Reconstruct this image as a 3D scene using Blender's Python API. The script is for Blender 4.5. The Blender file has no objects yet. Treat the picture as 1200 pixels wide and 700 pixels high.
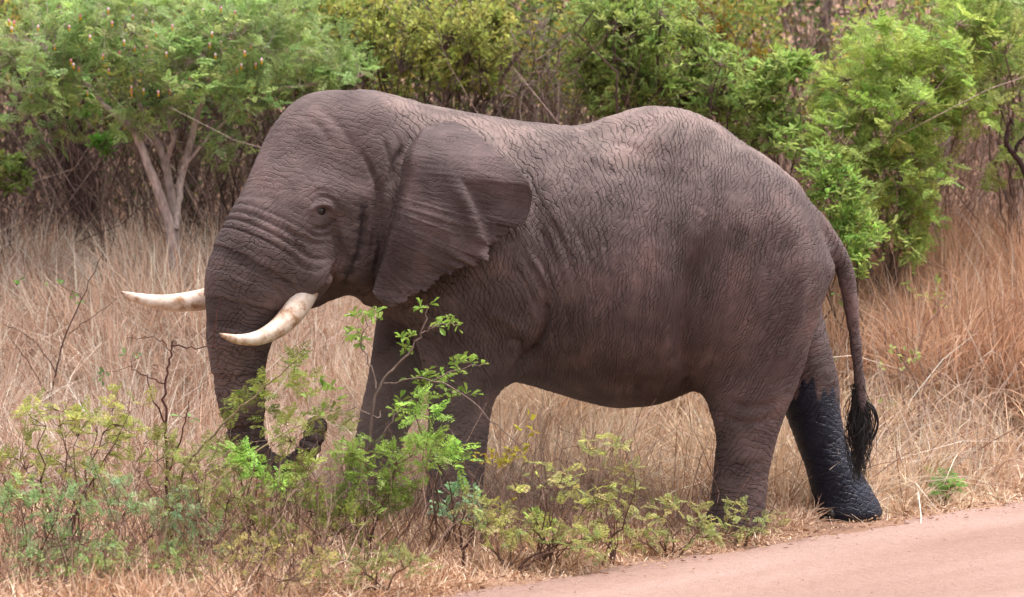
import bpy, math, random
import numpy as np
from mathutils import Vector, noise as mnoise

random.seed(7)
RNG = np.random.default_rng(11)
scene = bpy.context.scene
COL = scene.collection

# ------------------------------------------------------------------ camera
CAM_H = 2.4
F_PX = 3280.0                       # focal length in pixels of the 1200 px wide photograph
PITCH = math.atan(124.0 / F_PX)
cam_data = bpy.data.cameras.new("camera")
cam_data.sensor_width = 36.0
cam_data.lens = 36.0 * F_PX / 1200.0
cam_data.clip_start = 0.1
cam_data.clip_end = 400.0
cam_data.dof.use_dof = True
cam_data.dof.focus_distance = 19.3
cam_data.dof.aperture_fstop = 2.0
camera = bpy.data.objects.new("camera", cam_data)
camera.location = (0, 0, CAM_H)
camera.rotation_euler = (math.radians(90) - PITCH, 0, 0)
COL.objects.link(camera)
scene.camera = camera

# ------------------------------------------------------------------ world and sun (bright overcast)
SUN_EL, SUN_AZ = math.radians(74), math.radians(75)      # azimuth: clockwise from +Y
world = bpy.data.worlds.new("World")
scene.world = world
world.use_nodes = True
wn, wl = world.node_tree.nodes, world.node_tree.links
wn.clear()
sky = wn.new("ShaderNodeTexSky")
sky.sky_type = 'NISHITA'
sky.sun_disc = False
sky.sun_elevation = SUN_EL
sky.sun_rotation = SUN_AZ
sky.air_density = 1.0
sky.dust_density = 5.0
hs = wn.new("ShaderNodeHueSaturation")
hs.inputs["Saturation"].default_value = 0.25
bg = wn.new("ShaderNodeBackground")
bg.inputs["Strength"].default_value = 0.14
wo = wn.new("ShaderNodeOutputWorld")
wl.new(sky.outputs[0], hs.inputs["Color"])
wl.new(hs.outputs[0], bg.inputs["Color"])
wl.new(bg.outputs[0], wo.inputs["Surface"])

sun_data = bpy.data.lights.new("sun", 'SUN')
sun_data.energy = 1.5
sun_data.angle = math.radians(25)
sun_data.color = (1.0, 0.95, 0.90)
sun = bpy.data.objects.new("sun", sun_data)
sd = Vector((math.sin(SUN_AZ) * math.cos(SUN_EL), math.cos(SUN_AZ) * math.cos(SUN_EL), math.sin(SUN_EL)))
sun.rotation_euler = (-sd).to_track_quat('-Z', 'Y').to_euler()
sun.location = sd * 40
COL.objects.link(sun)

scene.view_settings.view_transform = 'Standard'
scene.view_settings.look = 'None'
scene.view_settings.gamma = 1.0
scene.view_settings.exposure = 1.36
scene.view_settings.use_curve_mapping = False
scene.render.engine = 'CYCLES'
scene.cycles.use_denoising = True
scene.cycles.use_light_tree = False
scene.cycles.use_adaptive_sampling = True
scene.cycles.adaptive_threshold = 0.025
scene.cycles.max_bounces = 4
scene.cycles.diffuse_bounces = 2
scene.cycles.glossy_bounces = 2
scene.cycles.transmission_bounces = 4
scene.cycles.volume_bounces = 1
scene.cycles.transparent_max_bounces = 4

# ------------------------------------------------------------------ helpers
CP, SP = math.cos(PITCH), math.sin(PITCH)

def U(px, py, d):
    """photo pixel + distance along world Y -> world point"""
    cx, cy = (px - 600.0) / F_PX, (350.0 - py) / F_PX
    dy = CP + cy * SP
    dz = -SP + cy * CP
    t = d / dy
    return (cx * t, d, CAM_H + dz * t)

def project(P):
    """world points (N,3) -> photo pixels (N,2)"""
    x, y, z = P[:, 0], P[:, 1], P[:, 2] - CAM_H
    depth = y * CP - z * SP
    up = y * SP + z * CP
    return np.stack([600 + F_PX * x / depth, 350 - F_PX * up / depth], 1)

def lin(h):
    h = h.lstrip('#')
    c = [int(h[i:i + 2], 16) / 255 for i in (0, 2, 4)]
    return tuple(v / 12.92 if v <= 0.04045 else ((v + 0.055) / 1.055) ** 2.4 for v in c)

def tag(o, label=None, cat=None, group=None, kind=None):
    if label: o["label"] = label
    if cat: o["category"] = cat
    if group: o["group"] = group
    if kind: o["kind"] = kind
    return o

def empty(name, loc):
    o = bpy.data.objects.new(name, None)
    o.location = loc
    o.empty_display_size = 0.2
    COL.objects.link(o)
    return o

class MB:
    """collects arrays of vertices, quads and triangles with one colour per vertex"""
    def __init__(self):
        self.v, self.q, self.t, self.c, self.n = [], [], [], [], 0
    def add(self, v, quads=None, tris=None, col=(1, 1, 1)):
        v = np.asarray(v, np.float32).reshape(-1, 3)
        if quads is not None and len(quads): self.q.append(np.asarray(quads, np.int32).reshape(-1, 4) + self.n)
        if tris is not None and len(tris): self.t.append(np.asarray(tris, np.int32).reshape(-1, 3) + self.n)
        c = np.asarray(col, np.float32)
        if c.ndim == 1: c = np.broadcast_to(c, (len(v), 3))
        self.v.append(v); self.c.append(c); self.n += len(v)
    def mesh(self, name, mat, smooth=True, origin=(0, 0, 0)):
        me = bpy.data.meshes.new(name)
        v = np.concatenate(self.v) - np.asarray(origin, np.float32)
        q = np.concatenate(self.q) if self.q else np.zeros((0, 4), np.int32)
        t = np.concatenate(self.t) if self.t else np.zeros((0, 3), np.int32)
        me.vertices.add(len(v)); me.vertices.foreach_set("co", v.ravel())
        nl = q.size + t.size
        me.loops.add(nl)
        me.loops.foreach_set("vertex_index", np.concatenate([q.ravel(), t.ravel()]))
        me.polygons.add(len(q) + len(t))
        st = np.concatenate([np.arange(len(q)) * 4, q.size + np.arange(len(t)) * 3]).astype(np.int32)
        me.polygons.foreach_set("loop_start", st)
        me.polygons.foreach_set("use_smooth", np.full(len(q) + len(t), smooth))
        a = me.color_attributes.new("tint", 'FLOAT_COLOR', 'POINT')
        c = np.concatenate(self.c)
        a.data.foreach_set("color", np.concatenate([c, np.ones((len(c), 1), np.float32)], 1).astype(np.float32).ravel())
        me.update(calc_edges=True)
        me.validate()
        if mat: me.materials.append(mat)
        return me
    def build(self, name, mat, parent=None, smooth=True, origin=(0, 0, 0)):
        me = self.mesh(name, mat, smooth, origin)
        o = bpy.data.objects.new(name, me)
        COL.objects.link(o)
        if parent is not None:
            o.parent = parent
        else:
            o.location = origin
        return o

def norm(a):
    return a / np.maximum(np.linalg.norm(a, axis=-1, keepdims=True), 1e-9)

def tubes(mb, P, R, k=4, col=(1, 1, 1), cap=True):
    """P (T,n,3), R (T,n): a batch of tapered tubes"""
    P = np.asarray(P, np.float32); R = np.asarray(R, np.float32)
    if P.ndim == 2: P, R = P[None], R[None]
    T, n, _ = P.shape
    if T == 0: return
    tan = np.gradient(P, axis=1)
    tan = norm(tan)
    mean = norm(P[:, -1] - P[:, 0])
    ref = np.where(np.abs(mean[:, 2:3]) > 0.8, np.array([[1., 0, 0]]), np.array([[0, 0, 1.]]))
    a = norm(np.cross(tan, ref[:, None, :])); b = np.cross(tan, a)
    th = np.arange(k) / k * 2 * math.pi
    ring = a[:, :, None, :] * np.cos(th)[None, None, :, None] + b[:, :, None, :] * np.sin(th)[None, None, :, None]
    V = P[:, :, None, :] + ring * R[:, :, None, None]
    idx = np.arange(T * n * k).reshape(T, n, k)
    q = np.stack([idx[:, :-1, :], np.roll(idx, -1, 2)[:, :-1, :], np.roll(idx, -1, 2)[:, 1:, :], idx[:, 1:, :]], -1).reshape(-1, 4)
    c = np.asarray(col, np.float32)
    if c.ndim == 2: c = np.repeat(c, n * k, 0)
    mb.add(V.reshape(-1, 3), quads=q, col=c)
    if cap and k == 4:
        pass

def leaves(mb, pos, d, nrm, L, W, col, shape='leaf', fold=0.25):
    """leaf blades: 'leaf' = six-point obovate blade with a folded midrib, 'thin' = rhombus"""
    N = len(pos)
    if N == 0: return
    d = norm(d); side = norm(np.cross(d, nrm)); up = np.cross(side, d)
    L = np.broadcast_to(np.asarray(L, np.float32), (N,))[:, None]; W = np.broadcast_to(np.asarray(W, np.float32), (N,))[:, None]
    c = np.asarray(col, np.float32)
    if c.ndim == 1: c = np.broadcast_to(c, (N, 3))
    if shape == 'thin':
        m = pos + d * L * 0.5
        V = np.stack([pos, m + side * W * .5 + up * W * fold, pos + d * L, m - side * W * .5 + up * W * fold], 1)
        i = np.arange(N)[:, None] * 4
        mb.add(V.reshape(-1, 3), tris=np.concatenate([i + [0, 1, 2], i + [0, 2, 3]], 0), col=np.repeat(c, 4, 0))
    else:
        p1 = pos + d * L * .4; p2 = pos + d * L * .78
        V = np.stack([pos, p1 + side * W * .42 + up * W * fold * .8, p2 + side * W * .45 + up * W * fold, pos + d * L - up * L * .08,
                      p2 - side * W * .45 + up * W * fold, p1 - side * W * .42 + up * W * fold * .8], 1)
        i = np.arange(N)[:, None] * 6
        mb.add(V.reshape(-1, 3), quads=np.concatenate([i + [0, 1, 2, 3], i + [0, 3, 4, 5]], 0), col=np.repeat(c, 6, 0))

def rand_dirs(n, zmin=-1.0, rng=RNG):
    z = rng.uniform(zmin, 1, n); a = rng.uniform(0, 2 * math.pi, n); s = np.sqrt(np.maximum(0, 1 - z * z))
    return np.stack([s * np.cos(a), s * np.sin(a), z], 1)

def fronds(mb, pos, d, nrm, L, col, m=7, lp=0.3, wp=0.09, shape='thin', rng=RNG, droop=0.25):
    """pinnate leaves: a curved rachis with m pairs of leaflets"""
    N = len(pos)
    if N == 0: return
    d = norm(d); side = norm(np.cross(d, nrm)); up = np.cross(side, d)
    L = np.broadcast_to(np.asarray(L, np.float32), (N,))
    c = np.asarray(col, np.float32)
    if c.ndim == 1: c = np.broadcast_to(c, (N, 3))
    s = (np.arange(m) + .8) / m
    P = pos[:, None, :] + d[:, None, :] * (L[:, None] * s)[..., None] - up[:, None, :] * (L[:, None] * droop * s ** 2)[..., None]
    env = np.sin(np.clip(s * 2.6 + .45, 0, math.pi)) ** .7
    for sg in (-1, 1):
        ld = norm(side[:, None, :] * sg + d[:, None, :] * .45 - up[:, None, :] * .15 + rng.normal(0, .12, (N, m, 3)))
        LL = (L[:, None] * lp * env[None]) * rng.uniform(.8, 1.2, (N, m))
        WW = L[:, None] * wp * rng.uniform(.8, 1.2, (N, m))
        nn = np.broadcast_to(up[:, None, :], (N, m, 3)) + rng.normal(0, .25, (N, m, 3))
        cc = np.repeat(c, m, 0) * rng.uniform(.85, 1.15, (N * m, 1))
        leaves(mb, P.reshape(-1, 3), ld.reshape(-1, 3), nn.reshape(-1, 3), LL.ravel(), WW.ravel(), cc, shape, .15)
    tp = np.stack([pos, pos + d * (L * .5)[:, None] - up * (L * droop * .25)[:, None], pos + d * L[:, None] - up * (L * droop)[:, None]], 1)
    tubes(mb, tp, np.stack([L * .012, L * .01, L * .006], 1), 3, c * .8)

# ------------------------------------------------------------------ materials
def new_mat(name):
    m = bpy.data.materials.new(name); m.use_nodes = True
    nt = m.node_tree; nt.nodes.clear()
    out = nt.nodes.new("ShaderNodeOutputMaterial")
    return m, nt, out

def N(nt, typ, **kw):
    n = nt.nodes.new(typ)
    for k, v in kw.items():
        setattr(n, k, v)
    return n

def foliage_mat(name, trans=0.35, rough=0.55, spec=0.25):
    m, nt, out = new_mat(name)
    at = N(nt, "ShaderNodeAttribute", attribute_name="tint")
    p = N(nt, "ShaderNodeBsdfPrincipled")
    p.inputs["Roughness"].default_value = rough
    p.inputs["Specular IOR Level"].default_value = spec
    tr = N(nt, "ShaderNodeBsdfTranslucent")
    mx = N(nt, "ShaderNodeMixShader"); mx.inputs[0].default_value = trans
    oi = N(nt, "ShaderNodeObjectInfo")
    hsv = N(nt, "ShaderNodeHueSaturation")
    mr = N(nt, "ShaderNodeMapRange"); mr.inputs["To Min"].default_value = .8; mr.inputs["To Max"].default_value = 1.2
    nt.links.new(oi.outputs["Random"], mr.inputs["Value"])
    nt.links.new(mr.outputs[0], hsv.inputs["Value"])
    nt.links.new(at.outputs["Color"], hsv.inputs["Color"])
    nt.links.new(hsv.outputs[0], p.inputs["Base Color"]); nt.links.new(hsv.outputs[0], tr.inputs["Color"])
    nt.links.new(p.outputs[0], mx.inputs[1]); nt.links.new(tr.outputs[0], mx.inputs[2])
    nt.links.new(mx.outputs[0], out.inputs["Surface"])
    return m

def bark_mat(name, scale=40):
    m, nt, out = new_mat(name)
    at = N(nt, "ShaderNodeAttribute", attribute_name="tint")
    tc = N(nt, "ShaderNodeTexCoord")
    no = N(nt, "ShaderNodeTexNoise"); no.inputs["Scale"].default_value = scale; no.inputs["Detail"].default_value = 5
    mp = N(nt, "ShaderNodeMapping"); mp.inputs["Scale"].default_value = (1, 1, .25)
    nt.links.new(tc.outputs["Object"], mp.inputs[0]); nt.links.new(mp.outputs[0], no.inputs["Vector"])
    rr = N(nt, "ShaderNodeMapRange"); rr.inputs["From Min"].default_value = .3; rr.inputs["From Max"].default_value = .7
    rr.inputs["To Min"].default_value = .55; rr.inputs["To Max"].default_value = 1.3
    nt.links.new(no.outputs["Fac"], rr.inputs["Value"])
    mu = N(nt, "ShaderNodeVectorMath", operation='SCALE')
    nt.links.new(at.outputs["Color"], mu.inputs[0]); nt.links.new(rr.outputs[0], mu.inputs["Scale"])
    p = N(nt, "ShaderNodeBsdfPrincipled"); p.inputs["Roughness"].default_value = .9; p.inputs["Specular IOR Level"].default_value = .15
    bp = N(nt, "ShaderNodeBump"); bp.inputs["Strength"].default_value = .6; bp.inputs["Distance"].default_value = .01
    nt.links.new(no.outputs["Fac"], bp.inputs["Height"]); nt.links.new(bp.outputs[0], p.inputs["Normal"])
    nt.links.new(mu.outputs[0], p.inputs["Base Color"]); nt.links.new(p.outputs[0], out.inputs["Surface"])
    return m

def earth_mat(name, cols, scale=1.0, bump=.02, rough=.95, streak=None):
    m, nt, out = new_mat(name)
    tc = N(nt, "ShaderNodeTexCoord")
    n1 = N(nt, "ShaderNodeTexNoise"); n1.inputs["Scale"].default_value = .7 * scale; n1.inputs["Detail"].default_value = 6
    n2 = N(nt, "ShaderNodeTexNoise"); n2.inputs["Scale"].default_value = 14 * scale; n2.inputs["Detail"].default_value = 8; n2.inputs["Roughness"].default_value = .7
    n3 = N(nt, "ShaderNodeTexNoise"); n3.inputs["Scale"].default_value = 90 * scale; n3.inputs["Detail"].default_value = 3
    for n in (n1, n2, n3): nt.links.new(tc.outputs["Object"], n.inputs["Vector"])
    if streak:                                         # wheel-swept streaks along the road
        mp = N(nt, "ShaderNodeMapping"); mp.vector_type = 'TEXTURE'; mp.inputs["Rotation"].default_value = (0, 0, math.atan2(.75, .66)); mp.inputs["Scale"].default_value = (1 / streak[0], 1 / streak[1], 1)
        nt.links.new(tc.outputs["Object"], mp.inputs[0]); nt.links.new(mp.outputs[0], n1.inputs["Vector"])
    cr = N(nt, "ShaderNodeValToRGB")
    e = cr.color_ramp.elements
    e[0].position, e[0].color = .32, (*cols[0], 1); e[1].position, e[1].color = .68, (*cols[2], 1)
    x = e.new(.5); x.color = (*cols[1], 1)
    a = N(nt, "ShaderNodeMath", operation='MULTIPLY'); a.inputs[1].default_value = .55
    b = N(nt, "ShaderNodeMath", operation='MULTIPLY'); b.inputs[1].default_value = .3
    b3 = N(nt, "ShaderNodeMath", operation='MULTIPLY'); b3.inputs[1].default_value = .15
    s1 = N(nt, "ShaderNodeMath", operation='ADD'); s2 = N(nt, "ShaderNodeMath", operation='ADD')
    nt.links.new(n1.outputs[0], a.inputs[0]); nt.links.new(n2.outputs[0], b.inputs[0]); nt.links.new(n3.outputs[0], b3.inputs[0])
    nt.links.new(a.outputs[0], s1.inputs[0]); nt.links.new(b.outputs[0], s1.inputs[1])
    nt.links.new(s1.outputs[0], s2.inputs[0]); nt.links.new(b3.outputs[0], s2.inputs[1])
    nt.links.new(s2.outputs[0], cr.inputs[0])
    p = N(nt, "ShaderNodeBsdfPrincipled"); p.inputs["Roughness"].default_value = rough; p.inputs["Specular IOR Level"].default_value = .1
    bp = N(nt, "ShaderNodeBump"); bp.inputs["Strength"].default_value = .8; bp.inputs["Distance"].default_value = bump
    sm = N(nt, "ShaderNodeMath", operation='ADD')
    nt.links.new(n2.outputs[0], sm.inputs[0]); nt.links.new(b3.outputs[0], sm.inputs[1])
    nt.links.new(sm.outputs[0], bp.inputs["Height"]); nt.links.new(bp.outputs[0], p.inputs["Normal"])
    nt.links.new(cr.outputs[0], p.inputs["Base Color"]); nt.links.new(p.outputs[0], out.inputs["Surface"])
    return m

M_LEAF = foliage_mat("leaf", .45)
M_STRAW = foliage_mat("dry_straw", .25, .7, .2)
M_BARK = bark_mat("bark")
M_GROUND = earth_mat("verge_soil", (lin('#7a5a4c'), lin('#947462'), lin('#b08e7c')), 1.0, .04)
M_ROAD = earth_mat("road_dirt", (lin('#8e7065'), lin('#a6877c'), lin('#ba9c92')), 1.3, .07, .95, (.22, 1.3))

def simple_mat(name, col, rough=.6, spec=.3):
    m, nt, out = new_mat(name)
    p = N(nt, "ShaderNodeBsdfPrincipled"); p.inputs["Base Color"].default_value = (*col, 1)
    p.inputs["Roughness"].default_value = rough; p.inputs["Specular IOR Level"].default_value = spec
    nt.links.new(p.outputs[0], out.inputs["Surface"])
    return m

# ------------------------------------------------------------------ ground and road
ROAD_A = np.array(U(540, 702, 16.55)[:2]); ROAD_B = np.array(U(1200, 592, 21.5)[:2])
ROAD_DIR = (ROAD_B - ROAD_A) / np.linalg.norm(ROAD_B - ROAD_A)
ROAD_N = np.array([-ROAD_DIR[1], ROAD_DIR[0]])          # towards the verge

def sstep(a, b, x):
    t = np.clip((x - a) / (b - a), 0, 1); return t * t * (3 - 2 * t)

def vnoise(x, y, f, seed=0):
    """cheap smooth noise from summed sines"""
    r = np.random.default_rng(seed); s = 0
    for i in range(6):
        a = r.uniform(0, 2 * math.pi); w = f * r.uniform(.6, 1.7); p = r.uniform(0, 6.28)
        s = s + np.sin((x * math.cos(a) + y * math.sin(a)) * w + p)
    return s / 6

def verge_dist(x, y):
    return (x - ROAD_A[0]) * ROAD_N[0] + (y - ROAD_A[1]) * ROAD_N[1]

def H(x, y):
    x = np.asarray(x, float); y = np.asarray(y, float)
    v = verge_dist(x, y)
    on = sstep(-.2, 1.2, v)
    z = on * (.03 + .03 * vnoise(x, y, 2.2, 1))
    rise = sstep(20.8, 26.5, y + .12 * np.maximum(x - 1.5, 0)) * 1.45 + np.clip(y - 26.5, 0, None) * .17
    z = z + on * rise * (v > -.2)
    return z

def grid_axis(a, b, fine_a, fine_b, cs, fs):
    return np.unique(np.concatenate([np.arange(a, fine_a, cs), np.arange(fine_a, fine_b, fs), np.arange(fine_b, b + cs, cs)]))

gx = grid_axis(-150, 150, -9, 9, 5.0, .15); gy = grid_axis(-40, 220, 11, 36, 4.0, .15)
X, Y = np.meshgrid(gx, gy, indexing='ij')
mb = MB()
idx = np.arange(X.size).reshape(X.shape)
Zg = H(X, Y)
Zg = np.minimum(Zg, 16)
mb.add(np.stack([X, Y, Zg], -1).reshape(-1, 3), quads=np.stack([idx[:-1, :-1], idx[1:, :-1], idx[1:, 1:], idx[:-1, 1:]], -1).reshape(-1, 4))
tag(mb.build("ground", M_GROUND), "dry brown soil of the grassy bank", kind="structure")

# road: irregular strip 12 mm above the ground with faint wheel hollows
mb = MB()
sa = np.concatenate([np.arange(-60, -3, 3.0), np.arange(-3, 13, .06), np.arange(13, 80, 3.0)])
wv = np.concatenate([np.array([0, .02, .05, .1]), np.linspace(.2, 7.0, 40)])
edge = .05 * np.sin(sa * 1.3) + .05 * np.sin(sa * 3.7 + 1) + .035 * np.sin(sa * 9.1) + .02 * np.sin(sa * 23.) + .012 * np.sin(sa * 51)
S, W = np.meshgrid(sa, wv, indexing='ij')
off = -W + edge[:, None] * np.exp(-W * 1.2)
off[:, -1] -= edge
RX = ROAD_A[0] + ROAD_DIR[0] * S + ROAD_N[0] * off; RY = ROAD_A[1] + ROAD_DIR[1] * S + ROAD_N[1] * off
RZ = H(RX, RY) * 0 + .004 + .03 * sstep(0, .12, W) - .014 * np.exp(-((W - 1.5) / .28) ** 2) - .014 * np.exp(-((W - 3.2) / .28) ** 2) + .004 * vnoise(RX, RY, 6, 5) + .002 * vnoise(RX, RY, 25, 6)
RZ = np.maximum(RZ, H(RX, RY) + .004)
idx = np.arange(S.size).reshape(S.shape)
mb.add(np.stack([RX, RY, RZ], -1).reshape(-1, 3), quads=np.stack([idx[:-1, :-1], idx[:-1, 1:], idx[1:, 1:], idx[1:, :-1]], -1).reshape(-1, 4))
tag(mb.build("dirt_road", M_ROAD), "pale pink dirt road beside the grass verge", kind="structure")

# ------------------------------------------------------------------ elephant
EY = 20.0                                               # its mid-plane
EO = np.array([0.0, EY, 0.0])

def E(px, py, y=0.0):
    return np.array(U(px, py, EY + y))

class SDF:
    def __init__(self, lo, hi, h):
        self.h = h
        self.ax = [np.arange(lo[i], hi[i] + h, h, dtype=np.float32) for i in range(3)]
        self.f = np.full([len(a) for a in self.ax], 9.0, np.float32)
    def box(self, lo, hi):
        sl = []
        for i in range(3):
            a, b = np.searchsorted(self.ax[i], [lo[i], hi[i]])
            sl.append(slice(max(a, 0), max(b, a + 1)))
        x = self.ax[0][sl[0]][:, None, None]; y = self.ax[1][sl[1]][None, :, None]; z = self.ax[2][sl[2]][None, None, :]
        return tuple(sl), x, y, z
    def union(self, sl, d, k):
        a = self.f[sl]
        h = np.maximum(k - np.abs(a - d), 0) / k
        self.f[sl] = np.minimum(a, d) - h * h * k * .25
    def carve(self, sl, d, k):
        a = self.f[sl]; d = -d
        h = np.maximum(k - np.abs(a - d), 0) / k
        self.f[sl] = np.maximum(a, d) + h * h * k * .25

def smooth_interp(xs, ys, q, win):
    o = np.argsort(xs); xs = np.asarray(xs, float)[o]; ys = np.asarray(ys, float)[o]
    t = np.linspace(xs[0] - win * 3, xs[-1] + win * 3, 800)
    v = np.interp(t, xs, ys)
    # linear extension at the ends keeps the end values
    w = np.exp(-.5 * ((np.arange(-60, 61) * (t[1] - t[0])) / win) ** 2); w /= w.sum()
    v = np.convolve(np.pad(v, 60, mode='edge'), w, 'valid')
    return np.interp(q, t, v)

sdf = SDF((-2.75, -1.2, -.06), (2.85, 1.15, 3.3), .026)

# torso: stations along x (px, top, bottom, half width)
ts = [(430, 128, 350, .40), (470, 126, 378, .52), (520, 131, 415, .68), (570, 135, 442, .80), (620, 143, 452, .88), (670, 149, 466, .93),
      (720, 139, 479, .96), (765, 131, 477, .96), (800, 135, 462, .93), (835, 148, 450, .88), (870, 168, 435, .82), (905, 192, 420, .72),
      (932, 217, 405, .60), (952, 247, 378, .50), (963, 278, 345, .40), (968, 298, 325, .27)]
tx = [E(p[0], 300)[0] for p in ts]; tz1 = [E(p[0], p[1])[2] for p in ts]; tz0 = [E(p[0], p[2])[2] for p in ts]; tw = [p[3] for p in ts]
sl, x, y, z = sdf.box((tx[0] - .1, -1.2, 0.5), (tx[-1] + .25, 1.2, 3.3))
qx = x.ravel()
T1 = smooth_interp(tx, tz1, qx, .05)[:, None, None]; T0 = smooth_interp(tx, tz0, qx, .06)[:, None, None]; TW = smooth_interp(tx, tw, qx, .07)[:, None, None]
zc = (T1 + T0) / 2; ha = np.maximum((T1 - T0) / 2, .05)
u = (z - zc) / ha
wl_ = TW * (1 - .13 * u - .05 * u * u) * 1.03
ex = 2.15
d = ((np.abs(u) ** ex + np.abs(y / np.maximum(wl_, .04)) ** ex) ** (1 / ex) - 1) * np.minimum(ha, TW)
d = np.maximum(d, np.maximum(tx[0] - x, x - tx[-1] - .02))
sdf.f[sl] = np.minimum(sdf.f[sl], d.astype(np.float32))

def round_cone(a, b, ra, rb, k):
    a = np.asarray(a, float); b = np.asarray(b, float); r = max(ra, rb) + .3
    sl, x, y, z = sdf.box(np.minimum(a, b) - r, np.maximum(a, b) + r)
    ba = b - a; L2 = ba @ ba
    h = np.clip(((x - a[0]) * ba[0] + (y - a[1]) * ba[1] + (z - a[2]) * ba[2]) / L2, 0, 1)
    d = np.sqrt((x - a[0] - h * ba[0]) ** 2 + (y - a[1] - h * ba[1]) ** 2 + (z - a[2] - h * ba[2]) ** 2) - (ra + (rb - ra) * h)
    sdf.union(sl, d, k)

def chain(C, k):
    """C (n,4): points and radii joined into one tapered tube, then blended in once"""
    r = C[:, 3].max() + .3
    sl, x, y, z = sdf.box(C[:, :3].min(0) - r, C[:, :3].max(0) + r)
    best = np.full(np.broadcast_shapes(x.shape, y.shape, z.shape), 9.0, np.float32)
    for p, q in zip(C[:-1], C[1:]):
        a, b = p[:3], q[:3]; ba = b - a
        h = np.clip(((x - a[0]) * ba[0] + (y - a[1]) * ba[1] + (z - a[2]) * ba[2]) / (ba @ ba), 0, 1).astype(np.float32)
        d = np.sqrt((x - a[0] - h * ba[0]) ** 2 + (y - a[1] - h * ba[1]) ** 2 + (z - a[2] - h * ba[2]) ** 2) - (p[3] + (q[3] - p[3]) * h)
        np.minimum(best, d, out=best)
    sdf.union(sl, best, k)

def ellipsoid(c, r, k, yaw=0.0, pitch=0.0, carve=False):
    c = np.asarray(c, float); R = max(r) + .3
    sl, x, y, z = sdf.box(c - R, c + R)
    dx, dy, dz = x - c[0], y - c[1], z - c[2]
    f = -math.cos(yaw) * dx - math.sin(yaw) * dy; l = math.sin(yaw) * dx - math.cos(yaw) * dy
    f2 = f * math.cos(pitch) + dz * math.sin(pitch); z2 = -f * math.sin(pitch) + dz * math.cos(pitch)
    k0 = np.sqrt((f2 / r[0]) ** 2 + (l / r[1]) ** 2 + (z2 / r[2]) ** 2); k1 = np.sqrt((f2 / r[0] ** 2) ** 2 + (l / r[1] ** 2) ** 2 + (z2 / r[2] ** 2) ** 2)
    d = k0 * (k0 - 1) / np.maximum(k1, 1e-4)
    (sdf.carve if carve else sdf.union)(sl, d, k)

def leg(st, yoff, k, ry_scale=1.0):
    """st: (py, px centre, px half width, half depth m, y offset)"""
    zs, xs, rx, ry, yy = [], [], [], [], []
    for (py, pc, pw, hd, yo) in st:
        p = E(pc, py, yoff + yo); q = E(pc + pw, py, yoff + yo)
        zs.append(p[2]); xs.append(p[0]); rx.append(q[0] - p[0]); ry.append(hd); yy.append(EY + yoff + yo)
    sl, x, y, z = sdf.box((min(xs) - .8, EY + yoff - .9, -.1), (max(xs) + .8, EY + yoff + .9, max(zs) + .25))
    qz = z.ravel()
    g = lambda v: smooth_interp(zs, v, qz, .035)[None, None, :]
    XC, RX_, RY_, YC = g(xs), g(rx), g(ry), g(yy)
    d = (np.sqrt(((x - XC) / RX_) ** 2 + ((y - YC) / RY_) ** 2) - 1) * np.minimum(RX_, RY_)
    top = max(zs) - .1
    cap = np.maximum(z - top, .004 - z)
    h = np.maximum(.08 - np.abs(d - cap), 0) / .08
    d = np.maximum(d, cap) + h * h * .08 * .25
    sdf.union(sl, d, k)

sdf.ax[1] += EY                                        # the grid is laid out round the mid-plane
# near front leg, near hind leg, far front leg, far hind leg
leg([(250, 540, 60, .20, .12), (300, 540, 72, .26, .05), (350, 545, 74, .28, 0), (400, 548, 62, .26, 0), (440, 547, 51, .235, 0), (475, 541, 38, .21, 0), (520, 536, 35, .20, 0),
     (570, 533, 33, .20, 0), (598, 530, 36, .215, 0), (618, 528, 42, .24, 0), (632, 527, 44, .25, 0)], -.42, .16)
leg([(215, 866, 48, .24, .16), (255, 880, 68, .34, .07), (310, 889, 77, .37, .02), (370, 885, 72, .36, 0), (420, 883, 64, .31, 0), (460, 879, 53, .26, 0), (490, 876, 42, .22, 0), (515, 875, 36, .205, 0),
     (560, 867, 32, .19, 0), (595, 864, 34, .20, 0), (615, 862, 38, .23, 0), (636, 860, 41, .245, 0)], -.45, .17)
leg([(300, 520, 70, .26, -.05), (350, 505, 62, .27, 0), (400, 487, 50, .25, 0), (440, 471, 40, .22, 0), (480, 456, 34, .20, 0), (520, 443, 30, .19, 0),
     (560, 432, 29, .19, 0), (585, 427, 33, .205, 0), (612, 423, 39, .235, 0)], .42, .14)
leg([(230, 880, 60, .28, -.12), (300, 905, 66, .34, -.04), (350, 908, 52, .33, 0), (400, 929, 43, .28, 0), (440, 945, 38, .235, 0), (480, 951, 33, .205, 0), (520, 963, 31, .19, 0),
     (555, 978, 33, .19, 0), (580, 989, 37, .205, 0), (598, 994, 41, .23, 0), (613, 995, 42, .24, 0)], .45, .12)
# elbow and flank lumps
ellipsoid(E(588, 415, -.52), (.20, .14, .19), .12)
ellipsoid(E(700, 300, -.35), (.75, .60, .68), .25)
ellipsoid(E(845, 262, -.33), (.56, .52, .50), .25)
ellipsoid(E(775, 175, -.1), (.42, .40, .25), .2)
ellipsoid(E(560, 290, -.42), (.42, .36, .62), .25)

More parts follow.
